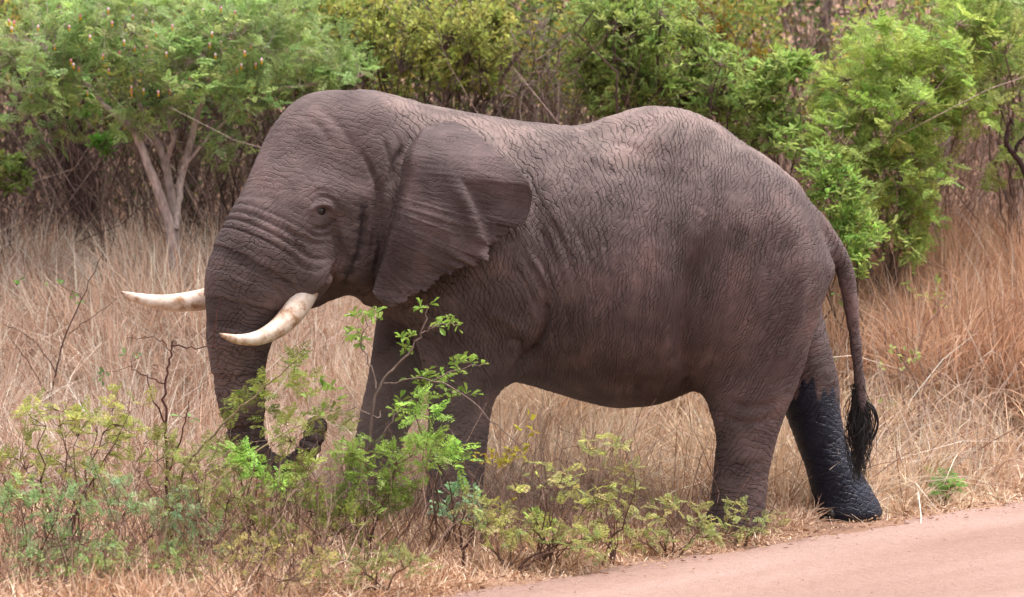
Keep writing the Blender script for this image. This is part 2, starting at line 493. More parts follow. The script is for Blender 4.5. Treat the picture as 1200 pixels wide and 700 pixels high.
# head: turned about 30 degrees towards the road
YAW = math.radians(30)
HC = E(380, 235, -.27)
fv = np.array([-math.cos(YAW), -math.sin(YAW), 0]); lv = np.array([math.sin(YAW), -math.cos(YAW), 0]); zv = np.array([0, 0, 1.])
def hp(f, l, zz): return HC + fv * f + lv * l + zv * zz
ellipsoid(hp(-.30, 0, .36), (.45, .38, .40), .2, YAW)                       # crown
ellipsoid(hp(.09, 0, .10), (.42, .40, .62), .2, YAW, .10)                   # forehead and face
for s in (-1, 1):
    ellipsoid(hp(-.24, .18 * s, .47), (.30, .19, .25), .12, YAW)            # domes of the crown
    ellipsoid(hp(-.10, .30 * s, -.22), (.34, .16, .36), .15, YAW)           # cheek and jaw
    ellipsoid(hp(.10, .33 * s, .02), (.24, .10, .13), .12, YAW)             # brow and eye
    round_cone(hp(.22, .24 * s, -.05), hp(.33, .29 * s, -.60), .21, .15, .1)   # tusk socket
    ellipsoid(E(368, 322, -.74) if s > 0 else hp(.30, -.33, -.50), (.13, .12, .16), .06, YAW)     # lip over the tusk
    ellipsoid(hp(-.02, .49 * s, .27), (.17, .11, .19), .1, YAW, 0, True)
    ellipsoid(hp(.16, .47 * s, -.16), (.11, .09, .12), .08, YAW, 0, True)     # hollow below the eye     # temple hollow
round_cone(hp(-.10, 0, -.40), hp(.12, 0, -.62), .24, .14, .12)              # lower jaw
chain(np.array([[*E(395, 172, -.22), .36], [*E(440, 185, -.12), .37], [*E(500, 200, 0), .41]]), .15)   # nape
round_cone(hp(-.75, 0, -.02), hp(-.10, 0, .1), .50, .40, .25)               # neck
round_cone(hp(-.55, .05, -.30), hp(-.05, 0, -.28), .38, .30, .25)           # throat
# far temple keeps the head round; trunk as a chain of tapered links
trunk_px = [(340, 235, 54, -.50), (326, 265, 57, -.56), (309, 297, 57, -.62), (293, 330, 52, -.66), (284, 372, 42, -.68), (279, 410, 34.5, -.68), (281, 445, 30, -.66), (285, 480, 26, -.64),
            (290, 512, 21.5, -.62), (302, 537, 18.5, -.60), (324, 550, 16.5, -.57), (349, 543, 15, -.54), (364, 522, 14, -.52), (371, 500, 13.5, -.50)]
TR = np.array([E(a, b, y) for a, b, r, y in trunk_px]); TRr = np.array([r / 169 for a, b, r, y in trunk_px])
def catmull(P, n):
    P = np.asarray(P, float); Q = np.concatenate([[2 * P[0] - P[1]], P, [2 * P[-1] - P[-2]]]); out = []
    for i in range(len(P) - 1):
        t = np.linspace(0, 1, n, endpoint=False)[:, None]; a, b, c, e = Q[i:i + 4]
        out.append(.5 * (2 * b + (c - a) * t + (2 * a - 5 * b + 4 * c - e) * t ** 2 + (3 * b - a - 3 * c + e) * t ** 3))
    return np.concatenate(out + [P[-1:]])
TRf = catmull(np.concatenate([TR, TRr[:, None]], 1), 4)
chain(TRf, .16)
# tail
tail_px = [(934, 240, 15), (957, 262, 14), (974, 284, 12.5), (988, 308, 11), (996, 348, 9.5), (1002, 395, 8.2), (1006, 435, 7.2), (1009, 468, 6.4), (1010, 482, 5.5)]
TL = catmull(np.array([[*E(a, b, 0.0), r / 164] for a, b, r in tail_px]), 3)
chain(TL, .08)
# hollows: mouth behind the tusk, flank in front of the thigh
ellipsoid(E(398, 352, -.85), (.10, .16, .09), .06, YAW, 0, True)

def surface_nets(f, ax, h):
    ins = f < 0
    nx, ny, nz = f.shape
    c = [ins[i:nx - 1 + i, j:ny - 1 + j, k:nz - 1 + k] for i in (0, 1) for j in (0, 1) for k in (0, 1)]
    cnt = sum(a.astype(np.int8) for a in c)
    act = (cnt > 0) & (cnt < 8)
    I, J, K = np.nonzero(act)
    vid = np.full(act.shape, -1, np.int32); vid[I, J, K] = np.arange(len(I))
    corner = np.array([(i, j, k) for i in (0, 1) for j in (0, 1) for k in (0, 1)])
    vals = np.stack([f[I + a, J + b, K + e] for a, b, e in corner], 1)
    acc = np.zeros((len(I), 3)); n = np.zeros(len(I))
    for a in range(8):
        for b in range(a + 1, 8):
            if np.abs(corner[a] - corner[b]).sum() != 1: continue
            va, vb = vals[:, a], vals[:, b]; m = (va < 0) != (vb < 0)
            t = np.where(m, va / np.where(m, va - vb, 1), 0)
            acc += m[:, None] * (corner[a] + (corner[b] - corner[a]) * t[:, None]); n += m
    V = np.stack([ax[0][I], ax[1][J], ax[2][K]], 1) + acc / n[:, None] * h
    Q = []
    def quads(e0, e1, cells):
        m = e0 != e1
        flip = e0[m]
        q = np.stack([cc[m] for cc in cells], 1)
        q[~flip] = q[~flip][:, ::-1]
        Q.append(q[(q >= 0).all(1)])
    v = vid
    quads(ins[:-1, 1:-1, 1:-1], ins[1:, 1:-1, 1:-1], [v[:, :-1, :-1], v[:, 1:, :-1], v[:, 1:, 1:], v[:, :-1, 1:]])
    quads(ins[1:-1, :-1, 1:-1], ins[1:-1, 1:, 1:-1], [v[:-1, :, :-1], v[:-1, :, 1:], v[1:, :, 1:], v[1:, :, :-1]])
    quads(ins[1:-1, 1:-1, :-1], ins[1:-1, 1:-1, 1:], [v[:-1, :-1, :], v[1:, :-1, :], v[1:, 1:, :], v[:-1, 1:, :]])
    return V, np.concatenate(Q)

V, Q = surface_nets(sdf.f, sdf.ax, sdf.h)
sub = MB(); sub.add(V, quads=Q)
tmp_me = sub.mesh("tmp_body", None)
tmp = bpy.data.objects.new("tmp_body", tmp_me); COL.objects.link(tmp)
sm = tmp.modifiers.new("s", 'SMOOTH'); sm.iterations = 4; sm.factor = .5
ss = tmp.modifiers.new("u", 'SUBSURF'); ss.levels = 1; ss.render_levels = 1
dg = bpy.context.evaluated_depsgraph_get()
body_me = bpy.data.meshes.new_from_object(tmp.evaluated_get(dg))
bpy.data.objects.remove(tmp); bpy.data.meshes.remove(tmp_me)
nv = len(body_me.vertices)
co = np.empty(nv * 3, np.float32); body_me.vertices.foreach_get("co", co); co = co.reshape(-1, 3).astype(float)
no = np.empty(nv * 3, np.float32); body_me.vertices.foreach_get("normal", no); no = no.reshape(-1, 3).astype(float)

uv = project(co)
near = np.clip((-no[:, 1] + .05) * 4, 0, 1)            # faces the road side
disp = np.zeros(nv)

def seg_dist(uv, line):
    best = np.full(len(uv), 1e9)
    L = np.asarray(line, float)
    for a, b in zip(L[:-1], L[1:]):
        ba = b - a; h = np.clip(((uv - a) @ ba) / max(ba @ ba, 1e-6), 0, 1)
        best = np.minimum(best, np.linalg.norm(uv - a - h[:, None] * ba, axis=1))
    return best

def groove(line, sig, depth):
    global disp
    L = np.asarray(line, float); m = 4 * sig + 4
    sel = np.nonzero((uv[:, 0] > L[:, 0].min() - m) & (uv[:, 0] < L[:, 0].max() + m) & (uv[:, 1] > L[:, 1].min() - m) & (uv[:, 1] < L[:, 1].max() + m) & (near > 0))[0]
    L2 = catmull(L, 5) if len(L) > 2 else L
    dd = seg_dist(uv[sel], L2)
    # fade out towards both ends
    e0 = np.linalg.norm(uv[sel] - L[0], axis=1); e1 = np.linalg.norm(uv[sel] - L[-1], axis=1)
    fade = np.clip(np.minimum(e0, e1) / (3 * sig + 5), .25, 1)
    disp[sel] -= 1.45 * depth * np.exp(-(dd / sig) ** 2) * fade * near[sel]

# broad folds of hide read off the photograph
for g in [([(633, 345), (640, 372), (634, 398), (612, 428), (596, 446)], 5, .045), ([(641, 340), (650, 375), (648, 410)], 4, .016), ([(656, 330), (664, 370), (664, 415)], 4, .010),
          ([(612, 300), (628, 325), (640, 352)], 4, .018), ([(600, 310), (616, 335), (630, 365), (632, 385)], 3, .012), ([(622, 290), (645, 330), (655, 370)], 3, .012),
          ([(640, 250), (665, 300), (678, 350), (682, 400)], 4, .008), ([(660, 245), (690, 300), (702, 360)], 4, .006), ([(630, 262), (648, 300), (664, 345)], 3, .008),
          ([(832, 285), (815, 322), (803, 372), (800, 420), (806, 450)], 9, .030), ([(845, 300), (826, 345), (818, 395)], 5, .012), ([(790, 462), (805, 452), (815, 440)], 4, .03),
          ([(770, 300), (752, 360), (745, 420)], 6, .008), ([(730, 290), (716, 350), (712, 410)], 6, .007), ([(955, 300), (950, 360), (935, 420), (915, 470)], 6, .012),
          ([(700, 165), (735, 172), (760, 190)], 5, .008), ([(660, 185), (700, 195), (740, 215)], 5, .006),
          ([(392, 262), (397, 285), (399, 305), (392, 322), (384, 338)], 4, .035), ([(384, 338), (376, 346), (362, 351), (350, 352)], 3, .02), ([(404, 285), (406, 310), (398, 330)], 3, .016),
          ([(428, 240), (426, 270), (421, 300), (410, 322)], 5, .020), ([(440, 225), (440, 270), (434, 310)], 4, .014),
          ([(446, 200), (446, 240), (447, 290), (440, 330)], 5, .03), ([(478, 165), (464, 190), (457, 225)], 4, .03), ([(430, 190), (440, 210), (447, 235)], 3, .014),
          ([(420, 175), (432, 192), (440, 212)], 3, .010), ([(447, 160), (455, 178), (458, 200)], 3, .012), ([(462, 150), (468, 168), (468, 185)], 3, .010),
          ([(362, 262), (372, 268), (386, 266), (394, 256)], 2.4, .014), ([(358, 268), (370, 276), (386, 275), (398, 264)], 2.4, .012), ([(352, 275), (368, 285), (388, 285)], 2.4, .010),
          ([(366, 236), (376, 230), (388, 233), (396, 242)], 2.4, .012), ([(362, 230), (376, 223), (392, 228)], 2.4, .008),
          ([(345, 290), (360, 300), (378, 304), (392, 300)], 2.6, .010), ([(340, 302), (356, 314), (374, 318)], 2.6, .009), ([(336, 275), (350, 288), (366, 294)], 2.6, .008),
          ([(330, 262), (345, 275), (360, 280)], 2.6, .007), ([(320, 320), (335, 330), (348, 345)], 2.6, .008), ([(312, 330), (325, 342), (334, 356)], 2.6, .008),
          ([(590, 398), (608, 402), (612, 418), (602, 434)], 3.5, .02), ([(572, 440), (566, 455), (566, 490)], 3, .014), ([(580, 436), (576, 460), (573, 490)], 3, .012),
          ([(560, 135), (585, 160), (605, 190)], 5, .010), ([(590, 142), (612, 165), (632, 200)], 4, .008)]:
    groove(*g)
for g in [([(590, 160), (618, 210), (634, 270), (640, 340)], 13, .022), ([(835, 270), (815, 330), (806, 400), (810, 445)], 16, .024), ([(700, 186), (755, 168), (820, 172)], 12, -.016),
          ([(690, 205), (740, 200), (800, 215)], 11, .012), ([(560, 360), (600, 380), (628, 402)], 7, -.012), ([(700, 440), (750, 455), (800, 440)], 9, .012), ([(900, 230), (935, 280), (950, 340)], 12, -.010),
          ([(470, 380), (500, 400), (520, 430)], 8, .02), ([(850, 470), (880, 478), (915, 470)], 4, .012), ([(846, 490), (875, 497), (908, 490)], 4, .012), ([(842, 540), (868, 546), (898, 540)], 3, .008),
          ([(920, 300), (905, 350), (880, 400)], 6, .008), ([(935, 320), (925, 370), (905, 420)], 6, .008), ([(345, 130), (375, 150), (395, 180)], 5, .006), ([(365, 120), (400, 150), (418, 185)], 5, .006)]:
    groove(*g)
# eyelids: a rim and a hollow round the eye
eye_px = np.array([378.0, 248.0])
de = np.linalg.norm((uv - eye_px) * np.array([.85, 1.35]), axis=1)
disp += near * (.010 * np.exp(-((de - 10) / 3.2) ** 2) * (1 + .9 * np.clip((eye_px[1] - uv[:, 1]) / 8, -1, 1)) - .030 * np.exp(-(de / 6) ** 2)) * (de < 40)

# wrinkled hide: elongated cells, lines running with the body part
leg_w = sstep(1.05, .75, co[:, 2])
dtr = np.full(nv, 9.0); trs = np.zeros(nv); acc = 0.0
hd = np.nonzero((uv[:, 0] < 480) & (co[:, 1] < EY + .9))[0]
for i in range(len(TRf) - 1):
    a, b = TRf[i, :3], TRf[i + 1, :3]; ba = b - a; L = np.linalg.norm(ba)
    h = np.clip(((co[hd] - a) @ ba) / (L * L), 0, 1)
    dd = np.linalg.norm(co[hd] - a - h[:, None] * ba, axis=1) - (TRf[i, 3] + (TRf[i + 1, 3] - TRf[i, 3]) * h)
    m = dd < dtr[hd]; dtr[hd[m]] = dd[m]; trs[hd[m]] = acc + L * h[m]; acc += L
trunk_w = sstep(.09, .01, dtr) * sstep(.05, .35, trs)
head_w = sstep(470, 440, uv[:, 0]) * (1 - trunk_w)
rump_w = sstep(720, 860, uv[:, 0]) * (1 - leg_w)
flank_w = np.clip(1 - leg_w - trunk_w - head_w - rump_w, 0, 1)

dpx = uv[:, 0] - 710; dpy = 640 - uv[:, 1]
flow = np.stack([np.arctan2(dpx * (1 + .6 * sstep(0, 200, dpx)), dpy) * 2.3, np.hypot(dpx, dpy) / 164, co[:, 1] - EY], 1)
flow[co[:, 1] > EY + .1, 0] += 40

def hatch(u_, v_, y_, sp, slant, seed):
    """long wandering creases about sp metres apart; 1 in a crease"""
    w = .9 * vnoise(u_ * 1.0, v_ * .6 + y_, 9, seed) + .5 * vnoise(u_, v_ * .5 - y_, 25, seed + 1)
    ph = (u_ + slant * v_ + .3 * y_) / sp + w
    m = np.clip(.55 + .75 * vnoise(u_ * 1.2, v_ + y_ * .7, 14, seed + 2), 0, 1)
    return sstep(.42, .0, np.abs((ph % 1) - .5)) ** 1.5 * m

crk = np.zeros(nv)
seen = np.clip((-no[:, 1] + .35) * 4, 0, 1)
tor_w = np.clip(flank_w + rump_w, 0, 1) * seen
h1 = hatch(flow[:, 0], flow[:, 1], flow[:, 2], .075, .12, 61); h2 = hatch(flow[:, 0], flow[:, 1], flow[:, 2], .085, -.55, 65); h3 = hatch(flow[:, 1], flow[:, 0], flow[:, 2], .09, .45, 69)
hl1 = hatch(co[:, 2], co[:, 0] * .8, co[:, 1], .06, .25, 71); hl2 = hatch(co[:, 2], co[:, 0], -co[:, 1], .07, -.5, 75)
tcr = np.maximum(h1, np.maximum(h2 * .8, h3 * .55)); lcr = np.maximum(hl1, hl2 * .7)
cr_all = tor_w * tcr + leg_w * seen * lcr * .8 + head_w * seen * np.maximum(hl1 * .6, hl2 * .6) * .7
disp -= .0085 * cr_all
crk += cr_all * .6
ring = np.sin(trs * 2 * math.pi / .062 + 1.5 * np.sin(co[:, 1] * 5) + 1.2 * np.sin(trs * 17))
disp += trunk_w * .0065 * ring
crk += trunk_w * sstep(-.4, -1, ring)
disp += .012 * np.array([mnoise.noise(Vector(p * 2.6)) for p in co]) + .004 * np.array([mnoise.noise(Vector(p * 8.0)) for p in co])
foot = sstep(.22, .04, co[:, 2])
co2 = co + no * (disp * (1 - .7 * foot))[:, None]
co2[:, 2] = np.maximum(co2[:, 2], .012)

faces = np.empty(len(body_me.polygons) * 4, np.int32)
body_me.loops.foreach_get("vertex_index", faces); faces = faces.reshape(-1, 4)
bpy.data.meshes.remove(body_me)

# masks for the material: wetness of the far hind leg, dark streak of the temple, painted shade of creases and trunk rings
wet = np.zeros(nv)
far_hind = (co[:, 1] > EY + .12) & (uv[:, 0] > 880)
wline = 452 + 9 * np.sin(co[:, 0] * 14) + 7 * np.sin(co[:, 0] * 37 + 1) + 6 * np.sin(co[:, 1] * 19) + 5 * np.sin(co[:, 0] * 83) + 4 * np.sin(co[:, 1] * 61 + co[:, 0] * 50)
wet[far_hind] = sstep(-3, 3, (uv[:, 1] - wline))[far_hind]
ds = seg_dist(uv, [(426, 244), (426, 262), (423, 285), (419, 300), (410, 318), (404, 330)])
streak = np.exp(-(ds / (4.5 + 3 * np.sin(uv[:, 1] * .4))) ** 2) * near * (uv[:, 0] < 470)
horiz = np.clip(leg_w + trunk_w + head_w * .9 + sstep(.75, .98, no[:, 2]) * .3, 0, 1)
EB = MB()
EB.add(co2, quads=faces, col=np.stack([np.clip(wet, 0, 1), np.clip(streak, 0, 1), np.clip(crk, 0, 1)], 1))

# ears: a curved sheet with thickness, ragged along its lower rear edge
DM = np.full((420, 250), 99.0)
sel = np.nonzero((uv[:, 0] > 0) & (uv[:, 0] < 1250) & (uv[:, 1] > 0) & (uv[:, 1] < 740))[0]
np.minimum.at(DM, ((uv[sel, 0] / 3).astype(int), (uv[sel, 1] / 3).astype(int)), co2[sel, 1] - EY)
for _ in range(2):                                     # close pin-holes
    nb_ = np.stack([np.roll(DM, 1, 0), np.roll(DM, -1, 0), np.roll(DM, 1, 1), np.roll(DM, -1, 1)]).min(0)
    DM = np.where(DM > 50, nb_, DM)
def front_y(px, py):
    v = DM[np.clip((px / 3).astype(int), 0, 419), np.clip((py / 3).astype(int), 0, 249)]
    return np.where(v > 50, -.05, v)

ear_tone = []
def make_ear(mirror):
    root = catmull(np.array([(502, 143), (485, 160), (469, 183), (463, 214), (457, 250), (449, 285), (441, 318), (437, 340)], float), 14)
    outer_pts = [(506, 140), (531, 142), (559, 156), (587, 182), (608, 198), (619, 212), (624, 230), (621, 246), (617, 257), (611, 264), (609, 262), (604, 269), (601, 267), (594, 277), (590, 276), (584, 284),
                 (577, 290), (574, 293), (575, 306), (571, 308), (566, 303), (560, 312), (557, 314), (554, 310), (545, 313), (538, 318), (532, 319), (529, 324), (525, 318), (521, 323), (512, 332),
                 (504, 340), (498, 344), (496, 340), (487, 349), (484, 347), (476, 355), (468, 358), (459, 361), (450, 357), (442, 350), (437, 342)]
    op = np.array(outer_pts, float)
    # resample both curves by arc length
    def res(P, n):
        s = np.concatenate([[0], np.cumsum(np.linalg.norm(np.diff(P, axis=0), axis=1))]); t = np.linspace(0, s[-1], n)
        return np.stack([np.interp(t, s, P[:, 0]), np.interp(t, s, P[:, 1])], 1)
    nt_, ns_ = 240, 56
    A = res(root, nt_); B = res(op, nt_)
    tq = np.linspace(0, 1, nt_); saw = (tq * 47 + .8 * np.sin(tq * 31)) % 1
    inn = norm(A - B)
    B = B + inn * ((1.0 + 6.5 * saw ** 4 * (.4 + .6 * np.sin(tq * 83) ** 2)) * sstep(.42, .5, tq) * sstep(1, .93, tq))[:, None]
    s = np.linspace(0, 1, ns_)[None, :, None]
    PXY = A[:, None] * (1 - s) + B[:, None] * s
    px, py = PXY[..., 0], PXY[..., 1]
    sv = np.broadcast_to(s[..., 0], px.shape)
    tt = np.broadcast_to(np.linspace(0, 1, nt_)[:, None], px.shape)
    # distance towards the road of the sheet
    yroot = np.interp(A[:, 1], [131, 145, 160, 182, 215, 260, 340], [-.10, -.38, -.54, -.66, -.74, -.78, -.74])[:, None]
    yout = np.interp(np.linspace(0, 1, nt_), [0, .06, .13, .22, .32, .5, .75, 1], [-.12, -.32, -.58, -.86, -1.0, -1.06, -1.0, -.78])[:, None]
    yb = yroot * (1 - sv) + yout * sv - .12 * np.sin(math.pi * sv) * np.sin(math.pi * np.clip(tt * 1.1, 0, 1))
    # rolled front rim and the fold where the rear flap tucks back
    yb = yb + .10 * (1 - np.clip(sv / .12, 0, 1)) ** 2
    fx = np.interp(py, [200, 222, 250, 275, 297, 330], [530, 546, 560, 568, 574, 580])
    yb = yb + .085 * sstep(-2, 4, px - fx) * sstep(200, 250, py) * sstep(345, 310, py) - .03 * np.exp(-((px - fx + 8) / 9) ** 2) * sstep(205, 240, py)
    # radiating waves towards the ragged edge
    wav = np.sin(tt * 90 + 5 * np.sin(tt * 9)) * .012 * sstep(.72, 1, sv) + np.sin(tt * 27 + 1) * .007 * sstep(.5, 1, sv)
    wav = wav * sstep(.35, .55, tt)
    yb = yb + wav + .010 * np.sin(px * .06 + py * .05) + .010 * np.sin(px * .045 - py * .07 + 2) + .004 * vnoise(px, py, .35, 31) + .003 * vnoise(px, py, .7, 33)
    yb = yb - .004 * np.exp(-((seg_dist(PXY.reshape(-1, 2), [(470, 182), (500, 215), (520, 260), (530, 300)]).reshape(px.shape)) / 5) ** 2)
    yb = yb - .004 * np.exp(-((seg_dist(PXY.reshape(-1, 2), [(490, 160), (540, 190), (590, 215)]).reshape(px.shape)) / 5) ** 2)
    yb = yb - .004 * np.exp(-((seg_dist(PXY.reshape(-1, 2), [(470, 200), (480, 260), (485, 330)]).reshape(px.shape)) / 4) ** 2)
    if not mirror:
        sf_ = front_y(px, py)
        for _ in range(3):                             # smooth the sampled body surface
            q_ = np.pad(sf_, 2, mode='edge'); sf_ = sum(q_[i:i + sf_.shape[0], j:j + sf_.shape[1]] for i in range(5) for j in range(5)) / 25
        bl = sstep(0, .11, sv) * sstep(.0, .12, tt)
        yb = (sf_ + .04 + .05 * sstep(.03, 0, tt)) * (1 - bl) + np.minimum(yb, sf_ - .05) * bl
    Pf = np.array([U(a, b, EY + c) for a, b, c in zip(px.ravel(), py.ravel(), yb.ravel())])
    thick = (.045 * (1 - sv) + .012).ravel()
    Pb = Pf.copy(); Pb[:, 1] += thick
    if mirror:
        # the far ear lies on the other side of the turned head
        def refl(P):
            c = np.array([HC[0], HC[1], 0]) ; q = P - c
            l = q[:, 0] * lv[0] + q[:, 1] * lv[1]
            q = q - 2 * l[:, None] * lv[None]
            ang = -.62; r0 = (P - c)
            q2 = q.copy(); q2[:, 0] = q[:, 0] * math.cos(ang) - q[:, 1] * math.sin(ang); q2[:, 1] = q[:, 0] * math.sin(ang) + q[:, 1] * math.cos(ang)
            return q2 + c
        Pf, Pb = refl(Pf), refl(Pb)
    idx = np.arange(nt_ * ns_).reshape(nt_, ns_)
    q1 = np.stack([idx[:-1, :-1], idx[1:, :-1], idx[1:, 1:], idx[:-1, 1:]], -1).reshape(-1, 4)
    o = nt_ * ns_
    q2 = q1[:, ::-1] + o
    bd = np.concatenate([idx[:, 0], idx[-1, 1:], idx[::-1, -1][1:], idx[0, ::-1][1:-1]])
    nb = np.roll(bd, -1)
    q3 = np.stack([nb, bd, bd + o, nb + o], 1)
    qs = np.concatenate([q1, q2, q3])
    if mirror: qs = qs[:, ::-1]
    st = np.zeros(sv.size); ear_tone.append(np.tile((.35 + .65 * sstep(.0, .25, tt) * sstep(0, .15, sv)).ravel(), 2))
    colr = np.stack([st, st, st], 1)
    EB.add(np.concatenate([Pf, Pb]), quads=qs, col=np.concatenate([colr, colr]))
make_ear(False)
make_ear(True)

def skin_mat():
    m, nt, out = new_mat("elephant_hide")
    L = nt.links
    at = N(nt, "ShaderNodeAttribute", attribute_name="tint")
    sep = N(nt, "ShaderNodeSeparateColor"); L.new(at.outputs["Color"], sep.inputs[0])
    tc = N(nt, "ShaderNodeTexCoord")
    warp = N(nt, "ShaderNodeTexNoise"); warp.inputs["Scale"].default_value = 5; warp.inputs["Detail"].default_value = 3
    L.new(tc.outputs["Object"], warp.inputs["Vector"])
    wsc = N(nt, "ShaderNodeVectorMath", operation='SCALE'); wsc.inputs["Scale"].default_value = .14
    L.new(warp.outputs["Color"], wsc.inputs[0])
    wad = N(nt, "ShaderNodeVectorMath", operation='ADD'); L.new(tc.outputs["Object"], wad.inputs[0]); L.new(wsc.outputs[0], wad.inputs[1])
    fa = N(nt, "ShaderNodeAttribute", attribute_name="flow")
    za = N(nt, "ShaderNodeAttribute", attribute_name="zone")
    zs = N(nt, "ShaderNodeSeparateColor"); L.new(za.outputs["Color"], zs.inputs[0])
    fad = N(nt, "ShaderNodeVectorMath", operation='ADD'); L.new(fa.outputs["Vector"], fad.inputs[0]); L.new(wsc.outputs[0], fad.inputs[1])
    def mixf(fac, a_, b_):
        m_ = N(nt, "ShaderNodeMix"); m_.data_type = 'FLOAT'
        for i_, q in ((0, fac), (2, a_), (3, b_)):
            if isinstance(q, (int, float)): m_.inputs[i_].default_value = q
            else: L.new(q, m_.inputs[i_])
        return m_.outputs[0]
    def mathf(op, a_, b_):
        m_ = N(nt, "ShaderNodeMath", operation=op)
        for i_, q in ((0, a_), (1, b_)):
            if isinstance(q, (int, float)): m_.inputs[i_].default_value = q
            else: L.new(q, m_.inputs[i_])
        return m_.outputs[0]
    def hatch_n(src, direc, sp, wscl, wamp, mscl, width=.30):
        """long wandering crease lines: 0 in a crease, 1 between"""
        dt = N(nt, "ShaderNodeVectorMath", operation='DOT_PRODUCT'); dt.inputs[1].default_value = [c_ / sp for c_ in direc]; L.new(src, dt.inputs[0])
        mp = N(nt, "ShaderNodeVectorMath", operation='MULTIPLY'); mp.inputs[1].default_value = wscl; L.new(src, mp.inputs[0])
        nz = N(nt, "ShaderNodeTexNoise"); nz.inputs["Scale"].default_value = 1; nz.inputs["Detail"].default_value = 3; nz.inputs["Roughness"].default_value = .6; L.new(mp.outputs[0], nz.inputs["Vector"])
        cs = N(nt, "ShaderNodeSeparateColor"); L.new(nz.outputs["Color"], cs.inputs[0])
        ph = mathf('ADD', dt.outputs["Value"], mathf('MULTIPLY', cs.outputs[0], wamp))
        fr = mathf('ABSOLUTE', mathf('SUBTRACT', mathf('FRACT', ph, 0.0), .5), 0.0)
        r = N(nt, "ShaderNodeMapRange"); r.inputs["From Max"].default_value = width; r.interpolation_type = 'SMOOTHSTEP'; L.new(fr, r.inputs["Value"])
        pr = N(nt, "ShaderNodeMapRange"); pr.inputs["From Min"].default_value = .36; pr.inputs["From Max"].default_value = .58; L.new(cs.outputs[1], pr.inputs["Value"])
        return mixf(pr.outputs[0], 1.0, r.outputs[0])
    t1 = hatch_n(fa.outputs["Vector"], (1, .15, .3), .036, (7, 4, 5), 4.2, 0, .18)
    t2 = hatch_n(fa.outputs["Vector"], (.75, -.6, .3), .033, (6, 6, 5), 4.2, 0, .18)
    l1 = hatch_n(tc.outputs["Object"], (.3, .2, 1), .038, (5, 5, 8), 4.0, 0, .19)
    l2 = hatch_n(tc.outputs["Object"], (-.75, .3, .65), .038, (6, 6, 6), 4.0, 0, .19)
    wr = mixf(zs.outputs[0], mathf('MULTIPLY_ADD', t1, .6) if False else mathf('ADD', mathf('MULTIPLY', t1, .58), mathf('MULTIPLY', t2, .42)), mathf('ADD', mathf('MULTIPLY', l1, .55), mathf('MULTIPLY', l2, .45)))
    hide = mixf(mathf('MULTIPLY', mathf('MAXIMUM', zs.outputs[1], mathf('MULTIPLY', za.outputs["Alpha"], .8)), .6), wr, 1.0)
    class _o: pass
    mx = _o(); mx.outputs = [hide]
    mul = _o(); mul.outputs = [hide]
    fine = N(nt, "ShaderNodeTexNoise"); fine.inputs["Scale"].default_value = 160; fine.inputs["Detail"].default_value = 4
    L.new(tc.outputs["Object"], fine.inputs["Vector"])
    add = N(nt, "ShaderNodeMath", operation='MULTIPLY_ADD'); add.inputs[1].default_value = .35
    L.new(fine.outputs["Fac"], add.inputs[0]); L.new(mul.outputs[0], add.inputs[2])
    bp = N(nt, "ShaderNodeBump"); bp.inputs["Strength"].default_value = 1.0; bp.inputs["Distance"].default_value = .016
    L.new(add.outputs[0], bp.inputs["Height"])
    # colour: grey-brown hide, blotches of dust, crease shade and dirt painted dark into the cracks
    blot = N(nt, "ShaderNodeTexNoise"); blot.inputs["Scale"].default_value = 2.3; blot.inputs["Detail"].default_value = 7; blot.inputs["Roughness"].default_value = .62
    L.new(tc.outputs["Object"], blot.inputs["Vector"])
    cr = N(nt, "ShaderNodeValToRGB"); e = cr.color_ramp.elements
    e[0].position, e[0].color = .30, (*lin('#493837'), 1); e[1].position, e[1].color = .70, (*lin('#77605d'), 1)
    x = e.new(.5); x.color = (*lin('#5a4a48'), 1)
    L.new(blot.outputs["Fac"], cr.inputs[0])
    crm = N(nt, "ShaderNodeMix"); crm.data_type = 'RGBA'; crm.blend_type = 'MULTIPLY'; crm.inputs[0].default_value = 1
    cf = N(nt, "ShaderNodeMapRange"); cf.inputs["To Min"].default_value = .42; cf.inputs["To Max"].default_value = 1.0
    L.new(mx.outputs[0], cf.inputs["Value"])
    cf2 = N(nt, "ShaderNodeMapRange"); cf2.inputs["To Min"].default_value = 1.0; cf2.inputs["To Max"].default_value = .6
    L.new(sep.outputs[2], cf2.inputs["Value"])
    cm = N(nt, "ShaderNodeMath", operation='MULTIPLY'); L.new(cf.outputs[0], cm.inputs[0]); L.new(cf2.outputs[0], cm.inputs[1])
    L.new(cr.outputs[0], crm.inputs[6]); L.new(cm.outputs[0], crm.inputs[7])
    em = N(nt, "ShaderNodeMix"); em.data_type = 'RGBA'; em.blend_type = 'MULTIPLY'; em.inputs[7].default_value = (.70, .67, .69, 1)
    L.new(zs.outputs[1], em.inputs[0]); L.new(crm.outputs[2], em.inputs[6]); crm = em
    dn = N(nt, "ShaderNodeMapRange"); dn.inputs["From Min"].default_value = .38; dn.inputs["From Max"].default_value = .62; L.new(blot.outputs["Fac"], dn.inputs["Value"])
    du = N(nt, "ShaderNodeMix"); du.data_type = 'RGBA'; du.inputs[7].default_value = (*lin('#9c857c'), 1)      # dust thrown over the back
    L.new(mathf('MULTIPLY', mathf('MULTIPLY', zs.outputs[2], mathf('ADD', mathf('MULTIPLY', dn.outputs[0], .45), .08)), hide), du.inputs[0]); L.new(crm.outputs[2], du.inputs[6]); crm = du
    st = N(nt, "ShaderNodeMix"); st.data_type = 'RGBA'; st.inputs[7].default_value = (*lin('#2a2022'), 1)
    sf = N(nt, "ShaderNodeMath", operation='MULTIPLY'); sf.inputs[1].default_value = .85; L.new(sep.outputs[1], sf.inputs[0])
    L.new(sf.outputs[0], st.inputs[0]); L.new(crm.outputs[2], st.inputs[6])
